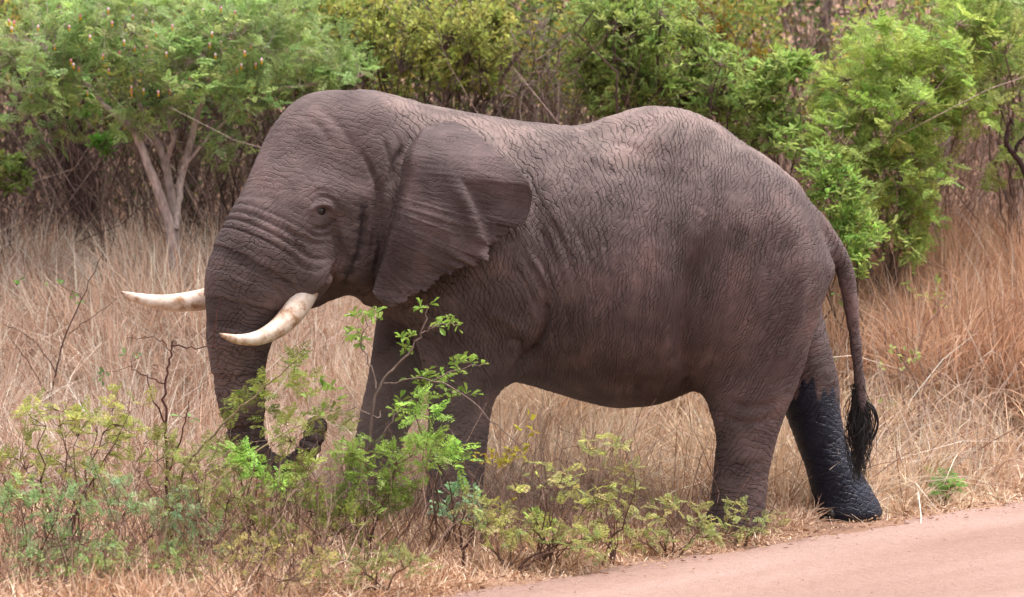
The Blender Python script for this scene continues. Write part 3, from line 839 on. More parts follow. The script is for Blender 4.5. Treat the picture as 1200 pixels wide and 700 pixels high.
    wt = N(nt, "ShaderNodeMix"); wt.data_type = 'RGBA'; wt.inputs[7].default_value = (.006, .008, .022, 1)
    L.new(sep.outputs[0], wt.inputs[0]); L.new(st.outputs[2], wt.inputs[6])
    p = N(nt, "ShaderNodeBsdfPrincipled")
    ro = N(nt, "ShaderNodeMapRange"); ro.inputs["To Min"].default_value = .72; ro.inputs["To Max"].default_value = .46
    L.new(sep.outputs[0], ro.inputs["Value"]); L.new(ro.outputs[0], p.inputs["Roughness"])
    sp_ = N(nt, "ShaderNodeMapRange"); sp_.inputs["To Min"].default_value = .3; sp_.inputs["To Max"].default_value = .35
    L.new(sep.outputs[0], sp_.inputs["Value"]); L.new(sp_.outputs[0], p.inputs["Specular IOR Level"])
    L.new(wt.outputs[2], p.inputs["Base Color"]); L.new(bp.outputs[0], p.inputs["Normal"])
    L.new(p.outputs[0], out.inputs["Surface"])
    return m
M_SKIN = skin_mat()

EL = empty("elephant", tuple(EO))
tag(EL, "large grey-brown bull elephant with two white tusks stepping off the dirt road", "elephant")
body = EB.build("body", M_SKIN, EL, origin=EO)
nall = len(body.data.vertices)
fl = np.zeros((nall, 3), np.float32); fl[:nv] = flow
zn = np.zeros((nall, 4), np.float32); zn[:nv, 0] = horiz; zn[nv:, 0] = 1; zn[nv:, 1] = np.concatenate(ear_tone); zn[:nv, 2] = np.clip(sstep(.35, .95, no[:, 2]) * sstep(2.2, 2.8, co[:, 2]) * (1 - .8 * head_w) + .5 * sstep(1.15, .95, co[:, 2]) * sstep(.75, 1.0, co[:, 2]) * (uv[:, 0] > 590) * (uv[:, 0] < 820), 0, 1); zn[:nv, 3] = head_w
fa = body.data.attributes.new("flow", 'FLOAT_VECTOR', 'POINT'); fa.data.foreach_set("vector", fl.ravel())
za = body.data.color_attributes.new("zone", 'FLOAT_COLOR', 'POINT'); za.data.foreach_set("color", zn.ravel())

# eyes
M_EYE = simple_mat("eye", (.012, .008, .006), .15, .5)
def ball(mb, c, r, seg=16, rings=10, scale=(1, 1, 1), col=(1, 1, 1)):
    th = np.linspace(0, math.pi, rings + 1)[:, None]; ph = np.arange(seg)[None, :] / seg * 2 * math.pi
    P = np.stack([np.sin(th) * np.cos(ph), np.sin(th) * np.sin(ph), np.cos(th) + 0 * ph], -1) * r * np.array(scale) + np.array(c)
    idx = np.arange((rings + 1) * seg).reshape(rings + 1, seg); nx_ = np.roll(idx, -1, 1)
    mb.add(P.reshape(-1, 3), quads=np.stack([idx[:-1], idx[1:], nx_[1:], nx_[:-1]], -1).reshape(-1, 4), col=col)
k = np.nonzero((np.linalg.norm(uv - eye_px, axis=1) < 3.0) & (near > .3))[0]
k = k[co2[k, 1] < co2[k, 1].min() + .15]
eye_c = co2[k].mean(0)
far_eye = HC + (eye_c - HC) - 2 * ((eye_c - HC) @ lv) * lv
for c in (eye_c, far_eye):
    sgn = 1 if c is eye_c else -1
    mb = MB(); ball(mb, c - lv * sgn * .018, .040)
    mb.build("eye", M_EYE, EL, origin=EO)

# tusks
def tusk_mat():
    m, nt, out = new_mat("ivory")
    L = nt.links
    tc = N(nt, "ShaderNodeTexCoord"); at = N(nt, "ShaderNodeAttribute", attribute_name="tint")
    n = N(nt, "ShaderNodeTexNoise"); n.inputs["Scale"].default_value = 9; n.inputs["Detail"].default_value = 8; n.inputs["Roughness"].default_value = .7
    L.new(tc.outputs["Object"], n.inputs["Vector"])
    cr = N(nt, "ShaderNodeValToRGB"); e = cr.color_ramp.elements
    e[0].position, e[0].color = .38, (*lin('#a07a5c'), 1); e[1].position, e[1].color = .66, (*lin('#efe4dc'), 1)
    x = e.new(.5); x.color = (*lin('#d8c4b6'), 1)
    L.new(n.outputs["Fac"], cr.inputs[0])
    mx = N(nt, "ShaderNodeMix"); mx.data_type = 'RGBA'; mx.blend_type = 'MULTIPLY'; mx.inputs[0].default_value = 1
    L.new(cr.outputs[0], mx.inputs[6]); L.new(at.outputs["Color"], mx.inputs[7])
    p = N(nt, "ShaderNodeBsdfPrincipled"); p.inputs["Roughness"].default_value = .45
    bp = N(nt, "ShaderNodeBump"); bp.inputs["Strength"].default_value = .3; bp.inputs["Distance"].default_value = .005
    L.new(n.outputs["Fac"], bp.inputs["Height"]); L.new(bp.outputs[0], p.inputs["Normal"])
    L.new(mx.outputs[2], p.inputs["Base Color"]); L.new(p.outputs[0], out.inputs["Surface"])
    return m
M_TUSK = tusk_mat()
for pts in ([(368, 312, 15.0, -.66), (359, 340, 15.5, -.73), (346, 363, 14.5, -.82), (326, 384, 12, -.93), (303, 396, 9, -1.02), (280, 398, 6.2, -1.09), (264, 394, 3.4, -1.14), (258, 391.5, 1.2, -1.15)],
            [(305, 318, 13, -.42), (285, 333, 13.5, -.44), (262, 345, 13.5, -.46), (238, 351, 13.2, -.50), (212, 354.5, 11.5, -.54), (186, 354, 9, -.58), (164, 350, 6.5, -.62), (150, 346, 4.3, -.64), (143.5, 343, 2, -.65)]):
    C = catmull(np.array([[*E(a, b, y), r / 176] for a, b, r, y in pts]), 6)
    mb = MB()
    t = np.linspace(0, 1, len(C))
    stain = 1 - .45 * np.exp(-((t - .97) / .05) ** 2) - .22 * np.exp(-((t - .05) / .2) ** 2)
    n0 = mb.n
    tubes(mb, C[:, :3], C[:, 3], 18)
    cc = np.repeat(np.stack([stain, stain * .95 + .0, stain * .9], 1), 18, 0)
    mb.c[-1] = cc.astype(np.float32)
    ball(mb, C[-1, :3], C[-1, 3] * 1.0, 10, 6, col=(.6, .5, .4))
    mb.build("tusk", M_TUSK, EL, origin=EO)

# toenails on the four feet
M_NAIL = simple_mat("toenail", lin('#7d6a62'), .6)
M_NAIL_WET = simple_mat("wet_toenail", (.02, .019, .02), .35)
feet = [(527, 632, 43, .25, -.42), (860, 636, 40, .245, -.45), (423, 612, 38, .235, .42), (995, 613, 41, .24, .45)]
for fi, (pc, py, pw, hd_, yo) in enumerate(feet):
    c = E(pc, py, yo); rx = pw / 164
    for a in ((-62, -30, 0, 30) if fi % 2 == 0 else (-50, -15, 20, 50)):
        th = math.radians(a)
        p = np.array([c[0] - rx * .93 * math.cos(th), EY + yo - hd_ * .95 * math.sin(-th) * -1, .055])
        mb = MB(); ball(mb, p, .05, 10, 8, (.55, .9, .95))
        mb.build("toenail", M_NAIL_WET if fi == 3 else M_NAIL, EL, origin=EO)

# tail tuft: a bundle of coarse black hairs hanging from the tail tip, some looped back up
M_HAIR = simple_mat("tail_hair", (.024, .020, .019), .6, .3)
mb = MB()
rng = np.random.default_rng(5)
nh = 420
s0 = rng.uniform(0, 1, nh)
sta = np.array([E(1003 + 6 * a, 452 + 34 * a) for a in s0]) + rng.normal(0, .018, (nh, 3))
endpx = np.stack([rng.normal(1006, 5.5, nh), rng.uniform(500, 568, nh)], 1)
yj = rng.normal(0, .05, nh); bow = rng.normal(2, 7, nh)
e_ = np.array([E(a, b, c) for (a, b), c in zip(endpx, yj)])
t = np.linspace(0, 1, 4)[None, :, None]
P = sta[:, None] * (1 - t) + e_[:, None] * t
P[:, :, 0] += np.sin(t[..., 0] * math.pi) * (bow / 164)[:, None]; P += rng.normal(0, .006, P.shape)
Pf = np.stack([catmull(p, 3) for p in P])
r = np.linspace(.0034, .0013, Pf.shape[1])[None] * np.ones((nh, 1))
tubes(mb, Pf, r, 3)
for k_ in range(9):                                    # the loop to the right
    j = rng.normal(0, 2.0, 2)
    pts = np.array([E(a + j[0], b + j[1], rng.normal(0, .01)) for a, b in [(1008, 476), (1018, 474), (1026, 484), (1027, 500), (1020, 516), (1012, 520)]])
    c_ = catmull(pts, 3); tubes(mb, c_, np.linspace(.005, .003, len(c_)), 3)
tag(mb.build("tail_tuft", M_HAIR, EL, origin=EO), "long black hairs of the tail tip")

# ==VEG==
# ------------------------------------------------------------------ plants
def near_xy(px, py, lift=0.0):
    """the ground point seen at a photo pixel"""
    lo, hi = 12.0, 45.0
    for _ in range(50):
        m = (lo + hi) / 2
        p = U(px, py, m)
        if p[2] > float(H(p[0], p[1])) + lift: lo = m
        else: hi = m
    p = U(px, py, lo)
    return p[0], p[1]

def ground_at(px, d):
    x = U(px, 350, d)[0]
    return np.array([x, d, float(H(x, d))])

def jitter_col(rng, base, n, v=.18, h=.06):
    c = np.asarray(base, float)[None] * (1 + rng.normal(0, v, (n, 1))) * (1 + rng.normal(0, h, (n, 3)))
    return np.clip(c, .005, .9)

def wander(rng, a, b, n, amp, sag=0.0):
    t = np.linspace(0, 1, n)[:, None]
    L = np.linalg.norm(b - a)
    p = a * (1 - t) + b * t
    w = np.cumsum(rng.normal(0, 1, (n, 3)), 0); w -= w[0] + (w[-1] - w[0]) * t
    p = p + w * amp * L / n ** .5
    p[:, 2] += np.sin(t[:, 0] * math.pi) * sag * L
    return p

def shrub(name, label, cat, base, blobs, leaf, leaf_col, bark='#6d5850', stem_r=.02, nstem=None, seed=0, group=None, frond_L=.16, bend=.12,
          per=5, twig_r=.003, limbs=None, objects=False, trunk_name="stem", crown_name="foliage", twig_k=4, leaf_v=.2):
    """base: ground point. blobs: (px, py, rx px, ry px, distance, depth radius, clusters). leaf: 'pinnate' | 'broad' | 'narrow' | 'none'"""
    rng = np.random.default_rng(seed)
    base = np.asarray(base, float)
    root = empty(name, tuple(base))
    tag(root, label, cat, group)
    bark_c = lin(bark)
    limb_pts, limb_rad = [], []
    lines = []
    if limbs:
        for L_ in limbs:
            C = catmull(np.array([[*U(a, b, d), r] for a, b, d, r in L_], float), 6)
            C[:, :3] += rng.normal(0, .006, (len(C), 3))
            lines.append(C)
    for bl in blobs:
        px, py, rx, ry, d, dr, n = bl
        c = np.array(U(px, py, d))
        ns = nstem or 2
        for i in range(ns):
            s_ = d / F_PX
            tgt = c + np.array([rng.normal(0, rx * .45) * s_, rng.normal(0, dr * .5), rng.normal(0, ry * .4) * s_])
            if limbs:
                allp = np.concatenate([q[len(q) // 4:] for q in lines])
                k_ = np.argmin(np.linalg.norm(allp[:, :3] - tgt, axis=1) + .4 * np.maximum(allp[:, 2] - tgt[2], 0))
                a0 = allp[k_, :3]; r0 = min(allp[k_, 3] * .7, stem_r)
            else:
                a0 = base + np.array([rng.normal(0, .03), rng.normal(0, .03), -.02]); r0 = stem_r * rng.uniform(.6, 1.1)
            p = wander(rng, a0, tgt, 9, bend)
            if not limbs:
                t = np.linspace(0, 1, 9)
                out = tgt - a0; p[:, 2] += np.sin(t * math.pi) * .12 * np.linalg.norm(out[:2])
            lines.append(np.concatenate([p, np.linspace(r0, r0 * .3, 9)[:, None]], 1))
    woods = []
    for C in lines:
        w_ = MB(); woods.append(w_)
        tubes(w_, C[None, :, :3], C[None, :, 3], 6, np.clip(np.array(bark_c) * rng.uniform(.8, 1.2), 0, 1))
    owner = np.concatenate([np.full(len(C[max(1, len(C) // 3):]), i_) for i_, C in enumerate(lines)])
    nodes = np.concatenate([C[max(1, len(C) // 3):] for C in lines])
    pts = []
    for px, py, rx, ry, d, dr, n in blobs:
        q = rng.normal(0, 1, (n, 3)); q = norm(q) * rng.uniform(.15, 1, (n, 1)) ** (1 / 2.2)
        s_ = d / F_PX
        pts.append(np.array(U(px, py, d)) + q * np.array([rx * s_, dr, ry * s_]))
    pts = np.concatenate(pts)
    pts[:, 2] = np.maximum(pts[:, 2], H(pts[:, 0], pts[:, 1]) + .03)
    # a twig from the nearest limb to every leaf cluster
    tw, twr, tow = [], [], []
    for p in pts:
        dd = np.linalg.norm(nodes[:, :3] - p, axis=1) + rng.uniform(0, .12, len(nodes))
        k_ = np.argmin(dd)
        a0 = nodes[k_, :3]; tow.append(owner[k_])
        tw.append(wander(rng, a0, p, 6, .10, .06)); r0 = min(twig_r * 1.6, nodes[k_, 3])
        twr.append(np.linspace(r0, twig_r * .5, 6))
    tow = np.array(tow); twA, twR = np.array(tw), np.array(twr); twc = jitter_col(rng, bark_c, len(tw), .12, .03)
    limb_objs = []
    for i_, w_ in enumerate(woods):                    # every limb with its twigs is a part of its own
        m_ = tow == i_
        if m_.any(): tubes(w_, twA[m_], twR[m_], 3, twc[m_])
        limb_objs.append(w_.build(trunk_name if (not limbs or i_ == 0) else "branch", M_BARK, root, origin=base))
    if leaf == 'none': return root
    # leaf sites: the outer half of each twig and its tip
    n = len(pts)
    T = np.array(tw)
    f = rng.uniform(.45, 1.0, (n, per)); f[:, 0] = 1
    i0 = np.clip((f * 5).astype(int), 0, 4); fr = f * 5 - i0
    ar = np.arange(n)[:, None]
    S = T[ar, i0] * (1 - fr[..., None]) + T[ar, np.minimum(i0 + 1, 5)] * fr[..., None]
    dirs = norm((T[:, -1] - T[:, 2]))[:, None, :] * .7 + rand_dirs(n * per, -.6, rng).reshape(n, per, 3)
    dirs[..., 2] += .15
    up = np.array([0, 0, 1.]) + rng.normal(0, .35, (n, per, 3))
    cc = jitter_col(rng, leaf_col, n, leaf_v, .07)
    cc = np.repeat(cc, per, 0) * rng.uniform(.8, 1.2, (n * per, 1))
    S, dirs, up = S.reshape(-1, 3), norm(dirs.reshape(-1, 3)), up.reshape(-1, 3)
    if not objects:
        fo = MB()
        if leaf == 'pinnate':
            fronds(fo, S, dirs, up, frond_L * rng.uniform(.6, 1.25, len(S)), cc, m=8, lp=.30, wp=.10, rng=rng)
        elif leaf == 'broad':
            leaves(fo, S, dirs, up, frond_L * rng.uniform(.6, 1.3, len(S)), frond_L * .55 * rng.uniform(.7, 1.2, len(S)), cc, 'leaf')
        elif leaf == 'narrow':
            leaves(fo, S, dirs, up, frond_L * rng.uniform(.6, 1.3, len(S)), frond_L * .33 * rng.uniform(.7, 1.2, len(S)), cc, 'leaf')
        tag(fo.build(crown_name, M_LEAF, root, origin=base), kind="stuff")
    else:
        # each leaf is an object of its own sharing a few meshes
        kinds = leaf_library(leaf, leaf_col)
        rest = np.argsort(-np.asarray(S)[:, 2])[300:] if len(S) > 300 else np.zeros(0, int)
        if len(rest):                                  # past 300 alike leaves: the lowest ones as one part
            fo = MB()
            if leaf == 'pinnate': fronds(fo, S[rest], dirs[rest], up[rest], frond_L * rng.uniform(.6, 1.25, len(rest)), cc[rest], m=8, lp=.33, wp=.105, rng=rng)
            else: leaves(fo, S[rest], dirs[rest], up[rest], frond_L * rng.uniform(.6, 1.25, len(rest)), frond_L * .5, cc[rest], 'leaf')
            tag(fo.build("foliage", M_LEAF, root, origin=base), kind="stuff")
        skip = set(rest.tolist())
        for j in range(len(S)):
            if j in skip: continue
            me = kinds[int(rng.integers(len(kinds)))]
            o = bpy.data.objects.new("frond" if leaf == 'pinnate' else "leaf", me)
            xd = Vector(dirs[j]); zu = Vector(up[j]).normalized()
            yd = zu.cross(xd).normalized(); zu = xd.cross(yd)
            from mathutils import Matrix
            s_ = frond_L * rng.uniform(.6, 1.25)
            M_ = Matrix(((xd.x, yd.x, zu.x), (xd.y, yd.y, zu.y), (xd.z, yd.z, zu.z))).to_4x4() @ Matrix.Scale(s_, 4)
            M_.translation = Vector(S[j] - base)
            o.matrix_basis = M_
            o.parent = limb_objs[int(tow[j // per])]      # a leaf belongs to its branch
            COL.objects.link(o)
    return root

LIB = {}
def leaf_library(kind, col):
    key = (kind, tuple(round(c, 4) for c in col))
    if key in LIB: return LIB[key]
    r = np.random.default_rng(len(LIB) + 100); out = []
    for i in range(5):
        mb = MB(); c = jitter_col(r, col, 1, .22, .08)
        z0 = np.zeros((1, 3)); xd = np.array([[1., 0, 0]]); zu = np.array([[0, 0, 1.]])
        if kind == 'pinnate':
            fronds(mb, z0, xd, zu, np.array([1.]), c, m=8, lp=.33, wp=.105, rng=r, droop=.2 + .1 * i / 5)
        else:
            leaves(mb, z0, xd, zu, np.array([1.]), np.array([.5 if kind == 'broad' else .32]), c, 'leaf')
        out.append(mb.mesh("frond" if kind == 'pinnate' else "leaf", M_LEAF))
    LIB[key] = out
    return out

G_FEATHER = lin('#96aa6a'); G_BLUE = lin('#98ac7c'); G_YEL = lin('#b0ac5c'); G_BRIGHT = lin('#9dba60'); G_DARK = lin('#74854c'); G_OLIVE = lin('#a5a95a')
G_LIME = lin('#a9bb64'); G_MID = lin('#93a45a')

# --- background: sickle-bush tree on the left with twin grey trunks
shrub("acacia_tree", "feathery green tree on twin grey trunks with pink and yellow flower tassels", "tree", ground_at(206, 25.0),
      [(50, 50, 95, 45, 25.0, .9, 105), (170, 45, 95, 45, 25.0, .9, 110), (280, 50, 90, 45, 25.0, .9, 105), (70, 100, 75, 32, 24.6, .6, 50), (210, 90, 75, 38, 24.6, .6, 60), (350, 65, 80, 45, 25.2, .8, 85), (300, 115, 60, 32, 24.8, .5, 30), (130, 140, 80, 32, 24.8, .5, 26), (40, 150, 50, 40, 24.8, .5, 18), (270, 165, 40, 35, 24.8, .4, 10), (400, 85, 40, 22, 25.0, .5, 40), (130, 10, 120, 25, 25.4, .9, 90), (300, 10, 90, 20, 25.4, .9, 60)],
      'pinnate', G_FEATHER, '#b09c96', .028, 2, 21, frond_L=.15, per=6, trunk_name="trunk", crown_name="crown",
      limbs=[[(206, 400, 25.0, .065), (204, 330, 25, .06), (198, 262, 25, .05), (178, 205, 24.9, .042), (160, 160, 24.9, .035), (140, 138, 24.8, .03), (118, 118, 24.8, .026), (90, 80, 24.8, .02)],
             [(206, 330, 25, .05), (206, 280, 25.05, .048), (200, 225, 25.1, .042), (190, 180, 25.1, .036), (172, 145, 25.1, .028), (160, 100, 25.2, .02), (150, 50, 25.2, .014)],
             [(199, 222, 25.1, .03), (196, 190, 25.1, .028), (203, 160, 25.0, .024), (200, 130, 25.0, .02), (230, 80, 25.0, .016), (255, 40, 25, .012)],
             [(205, 270, 25.0, .04), (212, 210, 25.2, .034), (228, 150, 25.3, .03), (240, 105, 25.3, .024), (258, 60, 25.3, .016), (262, 10, 25.3, .012)],
             [(212, 200, 25.2, .016), (255, 150, 25.2, .014), (310, 112, 25.1, .012), (370, 98, 25.0, .010), (430, 88, 25, .006)]])
# its flowers
fl = MB(); rng = np.random.default_rng(3)
acacia = [o for o in COL.objects if o.name == "acacia_tree"][0]
for _ in range(60):
    p = np.array(U(rng.uniform(10, 310), rng.uniform(50, 125) if rng.random() < .6 else rng.uniform(5, 70), 24.3 + rng.uniform(-.2, .5)))
    k_ = int(rng.integers(3, 6))
    col = [lin('#e89aa8'), lin('#f0d8dc'), lin('#e6b8c0')][int(rng.integers(3))]
    ball(fl, p, .012, 6, 4, (1, 1, 1.3), col)
    ball(fl, p - np.array([0, 0, .026]), .010, 6, 4, (1, 1, 1.8), lin('#d8b030'))
o = fl.build("flower_tassels", M_LEAF, acacia, origin=acacia.location); tag(o, "pink flower tassels with yellow tips", kind="stuff")

# --- background: old dark trunk at the left edge
shrub("gnarled_tree", "gnarled tree with dark reddish trunk leaning over the dry grass", "tree", ground_at(100, 27.0),
      [(40, 70, 70, 50, 27.2, .6, 70), (120, 80, 70, 50, 27.2, .6, 70)], 'broad', G_DARK, '#4c3a38', .03, 3, 22, frond_L=.07, per=4, trunk_name="trunk", crown_name="crown",
      limbs=[[(104, 300, 27, .16), (98, 230, 27, .15), (82, 180, 27, .13), (55, 130, 27, .11), (25, 85, 26.9, .09), (-15, 50, 26.9, .07)],
             [(95, 240, 27, .10), (92, 180, 27.1, .085), (95, 130, 27.1, .07), (110, 80, 27.2, .05)],
             [(70, 160, 27, .06), (75, 120, 27, .05), (62, 70, 27, .03)]])

# --- background bushes
shrub("leafy_bush", "tall bush with small round yellow-green leaves above the elephant's head", "bush", ground_at(520, 26.0),
      [(470, 40, 45, 45, 26.2, .7, 170), (530, 45, 55, 50, 26.0, .8, 260), (575, 45, 35, 48, 25.8, .6, 150), (500, 90, 60, 25, 26.1, .5, 80), (560, 95, 40, 22, 25.9, .4, 50), (430, 20, 50, 30, 26.6, .6, 90)],
      'broad', G_OLIVE, '#5c4a46', .025, 3, 23, frond_L=.055, per=9, trunk_name="stem", crown_name="crown")
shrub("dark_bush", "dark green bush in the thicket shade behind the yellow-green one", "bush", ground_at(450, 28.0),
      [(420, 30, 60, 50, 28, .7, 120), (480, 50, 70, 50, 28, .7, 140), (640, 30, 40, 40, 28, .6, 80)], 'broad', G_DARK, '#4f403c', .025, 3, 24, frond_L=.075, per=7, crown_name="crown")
shrub("twiggy_shrub", "bare grey twiggy shrub tangled between two green bushes", "shrub", ground_at(640, 25.6),
      [(630, 60, 55, 60, 25.7, .5, 130), (650, 115, 50, 35, 25.7, .5, 90), (600, 100, 40, 35, 25.8, .4, 60)], 'none', lin('#888888'), '#8a7670', .014, 6, 25, twig_r=.0045)
shrub("dense_bush", "dense mid-green bush rising behind the elephant's hindquarters", "bush", ground_at(770, 25.5),
      [(735, 50, 50, 60, 25.6, .8, 260), (790, 70, 55, 55, 25.4, .8, 280), (720, 115, 40, 30, 25.5, .6, 110), (800, 120, 55, 40, 25.3, .6, 170), (850, 100, 45, 45, 25.2, .6, 160), (880, 140, 30, 40, 25.0, .5, 90), (700, 15, 50, 25, 25.8, .6, 90), (760, 10, 60, 30, 25.8, .7, 160), (700, 75, 40, 40, 25.8, .5, 110)],
      'narrow', G_MID, '#5c4a44', .025, 3, 26, frond_L=.075, per=9, crown_name="crown")
shrub("yellowing_bush", "bush with yellowing leaves beside the dense green bush", "bush", ground_at(845, 27.0),
      [(830, 45, 35, 45, 27, .5, 90), (880, 90, 40, 40, 27, .5, 90), (800, 25, 30, 30, 27, .5, 60)], 'broad', lin('#a88f34'), '#7d6862', .02, 3, 27, frond_L=.065, per=6, crown_name="crown")
shrub("leafy_sapling", "slim glossy-leaved sapling in front of the yellowing bush", "sapling", ground_at(920, 24.6),
      [(915, 75, 32, 22, 24.6, .35, 50), (905, 110, 32, 35, 24.6, .4, 80), (915, 160, 28, 32, 24.5, .4, 60), (935, 75, 25, 15, 24.6, .3, 25)], 'narrow', lin('#93a85c'), '#5c4a44', .016, 2, 28, frond_L=.085, per=8, crown_name="crown")
shrub("acacia_bush", "airy lime-green acacia bush with fine leaves and leaning stems", "bush", ground_at(1045, 24.8),
      [(1040, 55, 50, 35, 24.8, .6, 50), (1095, 85, 60, 45, 24.7, .6, 60), (1000, 110, 60, 45, 24.8, .6, 60), (1060, 140, 70, 55, 24.6, .6, 80), (990, 175, 60, 45, 24.6, .5, 60), (1065, 205, 50, 50, 24.5, .5, 60), (1075, 265, 30, 50, 24.4, .3, 30), (1130, 120, 45, 50, 24.8, .5, 40), (1030, 250, 60, 40, 24.4, .4, 30), (1110, 40, 60, 40, 25, .5, 40)],
      'pinnate', G_LIME, '#8a7468', .022, 2, 29, frond_L=.17, per=6, crown_name="crown")
shrub("edge_bush", "pale green acacia bush over the reddish grass at the thicket edge", "bush", ground_at(1190, 25.2),
      [(1165, 45, 55, 50, 25.2, .5, 60), (1190, 110, 45, 50, 25.2, .5, 45), (1150, 10, 60, 25, 25.3, .5, 40), (1180, 200, 30, 40, 25, .4, 14)], 'pinnate', lin('#a6b868'), '#7a645c', .02, 3, 30, frond_L=.16, per=6, crown_name="crown")
shrub("low_bush", "low bright green bush beside the elephant's tail", "bush", ground_at(985, 23.4),
      [(985, 230, 40, 35, 23.4, .35, 90), (1005, 275, 35, 32, 23.3, .35, 80), (965, 195, 30, 30, 23.5, .3, 50), (1000, 310, 22, 22, 23.2, .3, 35)], 'narrow', G_BRIGHT, '#6d5a4c', .014, 3, 31, frond_L=.075, per=9, crown_name="crown")
shrub("green_tuft_bush", "small round-leaved green bush at the foot of the gnarled tree", "bush", ground_at(15, 25.5),
      [(12, 205, 28, 26, 25.5, .3, 60)], 'broad', G_MID, '#5c4a46', .012, 4, 32, frond_L=.08, per=7, crown_name="crown")
shrub("hanging_sprig", "small leafy sapling in the shade between the trunks", "sapling", ground_at(122, 25.6),
      [(120, 168, 14, 14, 25.6, .15, 14), (95, 125, 25, 18, 25.7, .2, 12)], 'broad', lin('#6f9a44'), '#6d5a54', .012, 2, 33, frond_L=.085, per=6, crown_name="crown")
shrub("dead_bush", "dark bare branch reaching out of the reddish grass at the thicket edge", "branch", ground_at(1215, 24.3),
      [(1185, 160, 14, 28, 24.3, .2, 10)], 'none', lin('#888888'), '#3c2c2a', .02, 2, 34, twig_r=.006,
      limbs=[[(1225, 320, 24.3, .035), (1205, 215, 24.3, .03), (1188, 180, 24.3, .026), (1178, 165, 24.3, .02), (1184, 138, 24.3, .012)], [(1188, 180, 24.3, .02), (1200, 160, 24.3, .014), (1225, 150, 24.3, .01)]])

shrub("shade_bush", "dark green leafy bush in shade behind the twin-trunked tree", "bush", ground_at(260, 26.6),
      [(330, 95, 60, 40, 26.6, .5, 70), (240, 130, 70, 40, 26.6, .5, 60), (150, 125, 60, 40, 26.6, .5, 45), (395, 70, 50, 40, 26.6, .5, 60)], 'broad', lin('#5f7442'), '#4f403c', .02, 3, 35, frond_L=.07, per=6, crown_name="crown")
# --- dead grey trunks standing far back in the thicket
for i, (px, d, lean, r, lab) in enumerate([(888, 33.0, -10, .11, "thick dead grey-brown trunk standing behind the yellowing bush"), (835, 34, 14, .05, "thin pale dead trunk slanting behind the dense bush"), (950, 34, 8, .09, "dead trunk with peeling bark between sapling and acacia bush"),
                                           (985, 36, -16, .07, "crooked dead trunk standing behind the lime-green acacia bush"), (1100, 35, 18, .07, "leaning dead trunk above the lime-green acacia bush"), (215, 30, -6, .08, "dark upright trunk in shade behind the twin grey trunks"), (300, 31, 12, .06, "slender dark trunk behind the elephant's forehead")]):
    g = ground_at(px, d); rng = np.random.default_rng(50 + i)
    root = empty("dead_tree", tuple(g)); tag(root, lab, "tree")
    mb = MB(); top = np.array(U(px + lean * 3, -60, d))
    p = wander(rng, g - [0, 0, .1], top, 14, .05); rr = np.linspace(r, r * .5, 14)
    tubes(mb, p, rr, 8, lin('#7d6a66'))
    mb.build("trunk", M_BARK, root, origin=g)
    for k_ in range(7):
        j = int(rng.integers(4, 13)); e_ = p[j] + rand_dirs(1, 0, rng)[0] * rng.uniform(.5, 1.3)
        mb = MB(); tubes(mb, wander(rng, p[j], e_, 7, .12), np.linspace(rr[j] * .45, .008, 7), 5, lin('#7d6a66'))
        mb.build("branch", M_BARK, root, origin=g)

# --- the thicket behind it all: bare stems and vines nobody could count
mb = MB(); rng = np.random.default_rng(77)
def scatter_twigs(n, px0, px1, d0, d1, h0, h1, cols, r0, r1, lean):
    px = rng.uniform(px0, px1, n); d = rng.uniform(d0, d1, n)
    b = np.array([ground_at(a, q) for a, q in zip(px, d)])
    b = b[verge_dist(b[:, 0], b[:, 1]) > .35]; n = len(b)
    hh = rng.uniform(h0, h1, n)
    st_ = rng.uniform(0, .6, n) * hh
    b[:, 2] += st_ * (rng.random(n) < .5)
    tip = b + np.stack([rng.normal(0, lean, n) * hh, rng.normal(0, lean, n) * hh, hh], 1)
    t = np.linspace(0, 1, 6)[None, :, None]
    P = b[:, None] * (1 - t) + tip[:, None] * t
    w = np.cumsum(rng.normal(0, 1, (n, 6, 3)), 1); w = w - w[:, :1]
    P = P + w * (.075 * hh)[:, None, None]
    r = rng.uniform(r0, r1, n)[:, None] * np.linspace(1, .35, 6)[None]
    c = np.array([lin(q) for q in cols])[rng.integers(len(cols), size=n)] * rng.uniform(.7, 1.2, (n, 1))
    tubes(mb, P, r, 3, c)
scatter_twigs(2400, -340, 1540, 28.5, 35, 1.2, 4.0, ['#8b7470', '#6f5a56', '#9c8680', '#5a4744'], .004, .014, .5)
scatter_twigs(1700, -340, 700, 25.8, 28.5, .8, 2.6, ['#7b6460', '#6f5a56', '#8f7a72', '#5a4744'], .003, .009, .55)
scatter_twigs(1200, 650, 1540, 26, 28.5, .8, 2.4, ['#8b6a5c', '#9a7a6c', '#a58878'], .003, .009, .3)
tag(mb.build("thicket_stems", M_BARK), "tangle of bare stems and vines filling the back of the thicket", "thicket", kind="stuff")
mb = MB()
n = 64000
px = rng.uniform(-340, 1540, n); d = rng.uniform(29, 37, n)
b = np.stack([(px - 600) / F_PX * d, d, np.zeros(n)], 1); b[:, 2] = H(b[:, 0], b[:, 1]) + rng.uniform(.2, 4.2, n)
clump = vnoise(b[:, 0] * 1.0, b[:, 2] * 1.4 + d * .7, 2.2, 9)
kp = clump > -.22 + .45 * (px > 800) ; b = b[kp]; n = len(b)
cols = np.array([lin('#66803f'), lin('#7d914c'), lin('#556c3a'), lin('#948a4a'), lin('#84704c')])[rng.integers(5, size=n)]
leaves(mb, b, rand_dirs(n, -.5, rng), rand_dirs(n, .2, rng), rng.uniform(.06, .13, n), rng.uniform(.035, .07, n), cols * rng.uniform(.7, 1.2, (n, 1)))
tag(mb.build("thicket_leaves", M_LEAF), "shaded leaves at the back of the thicket", "thicket", kind="stuff")

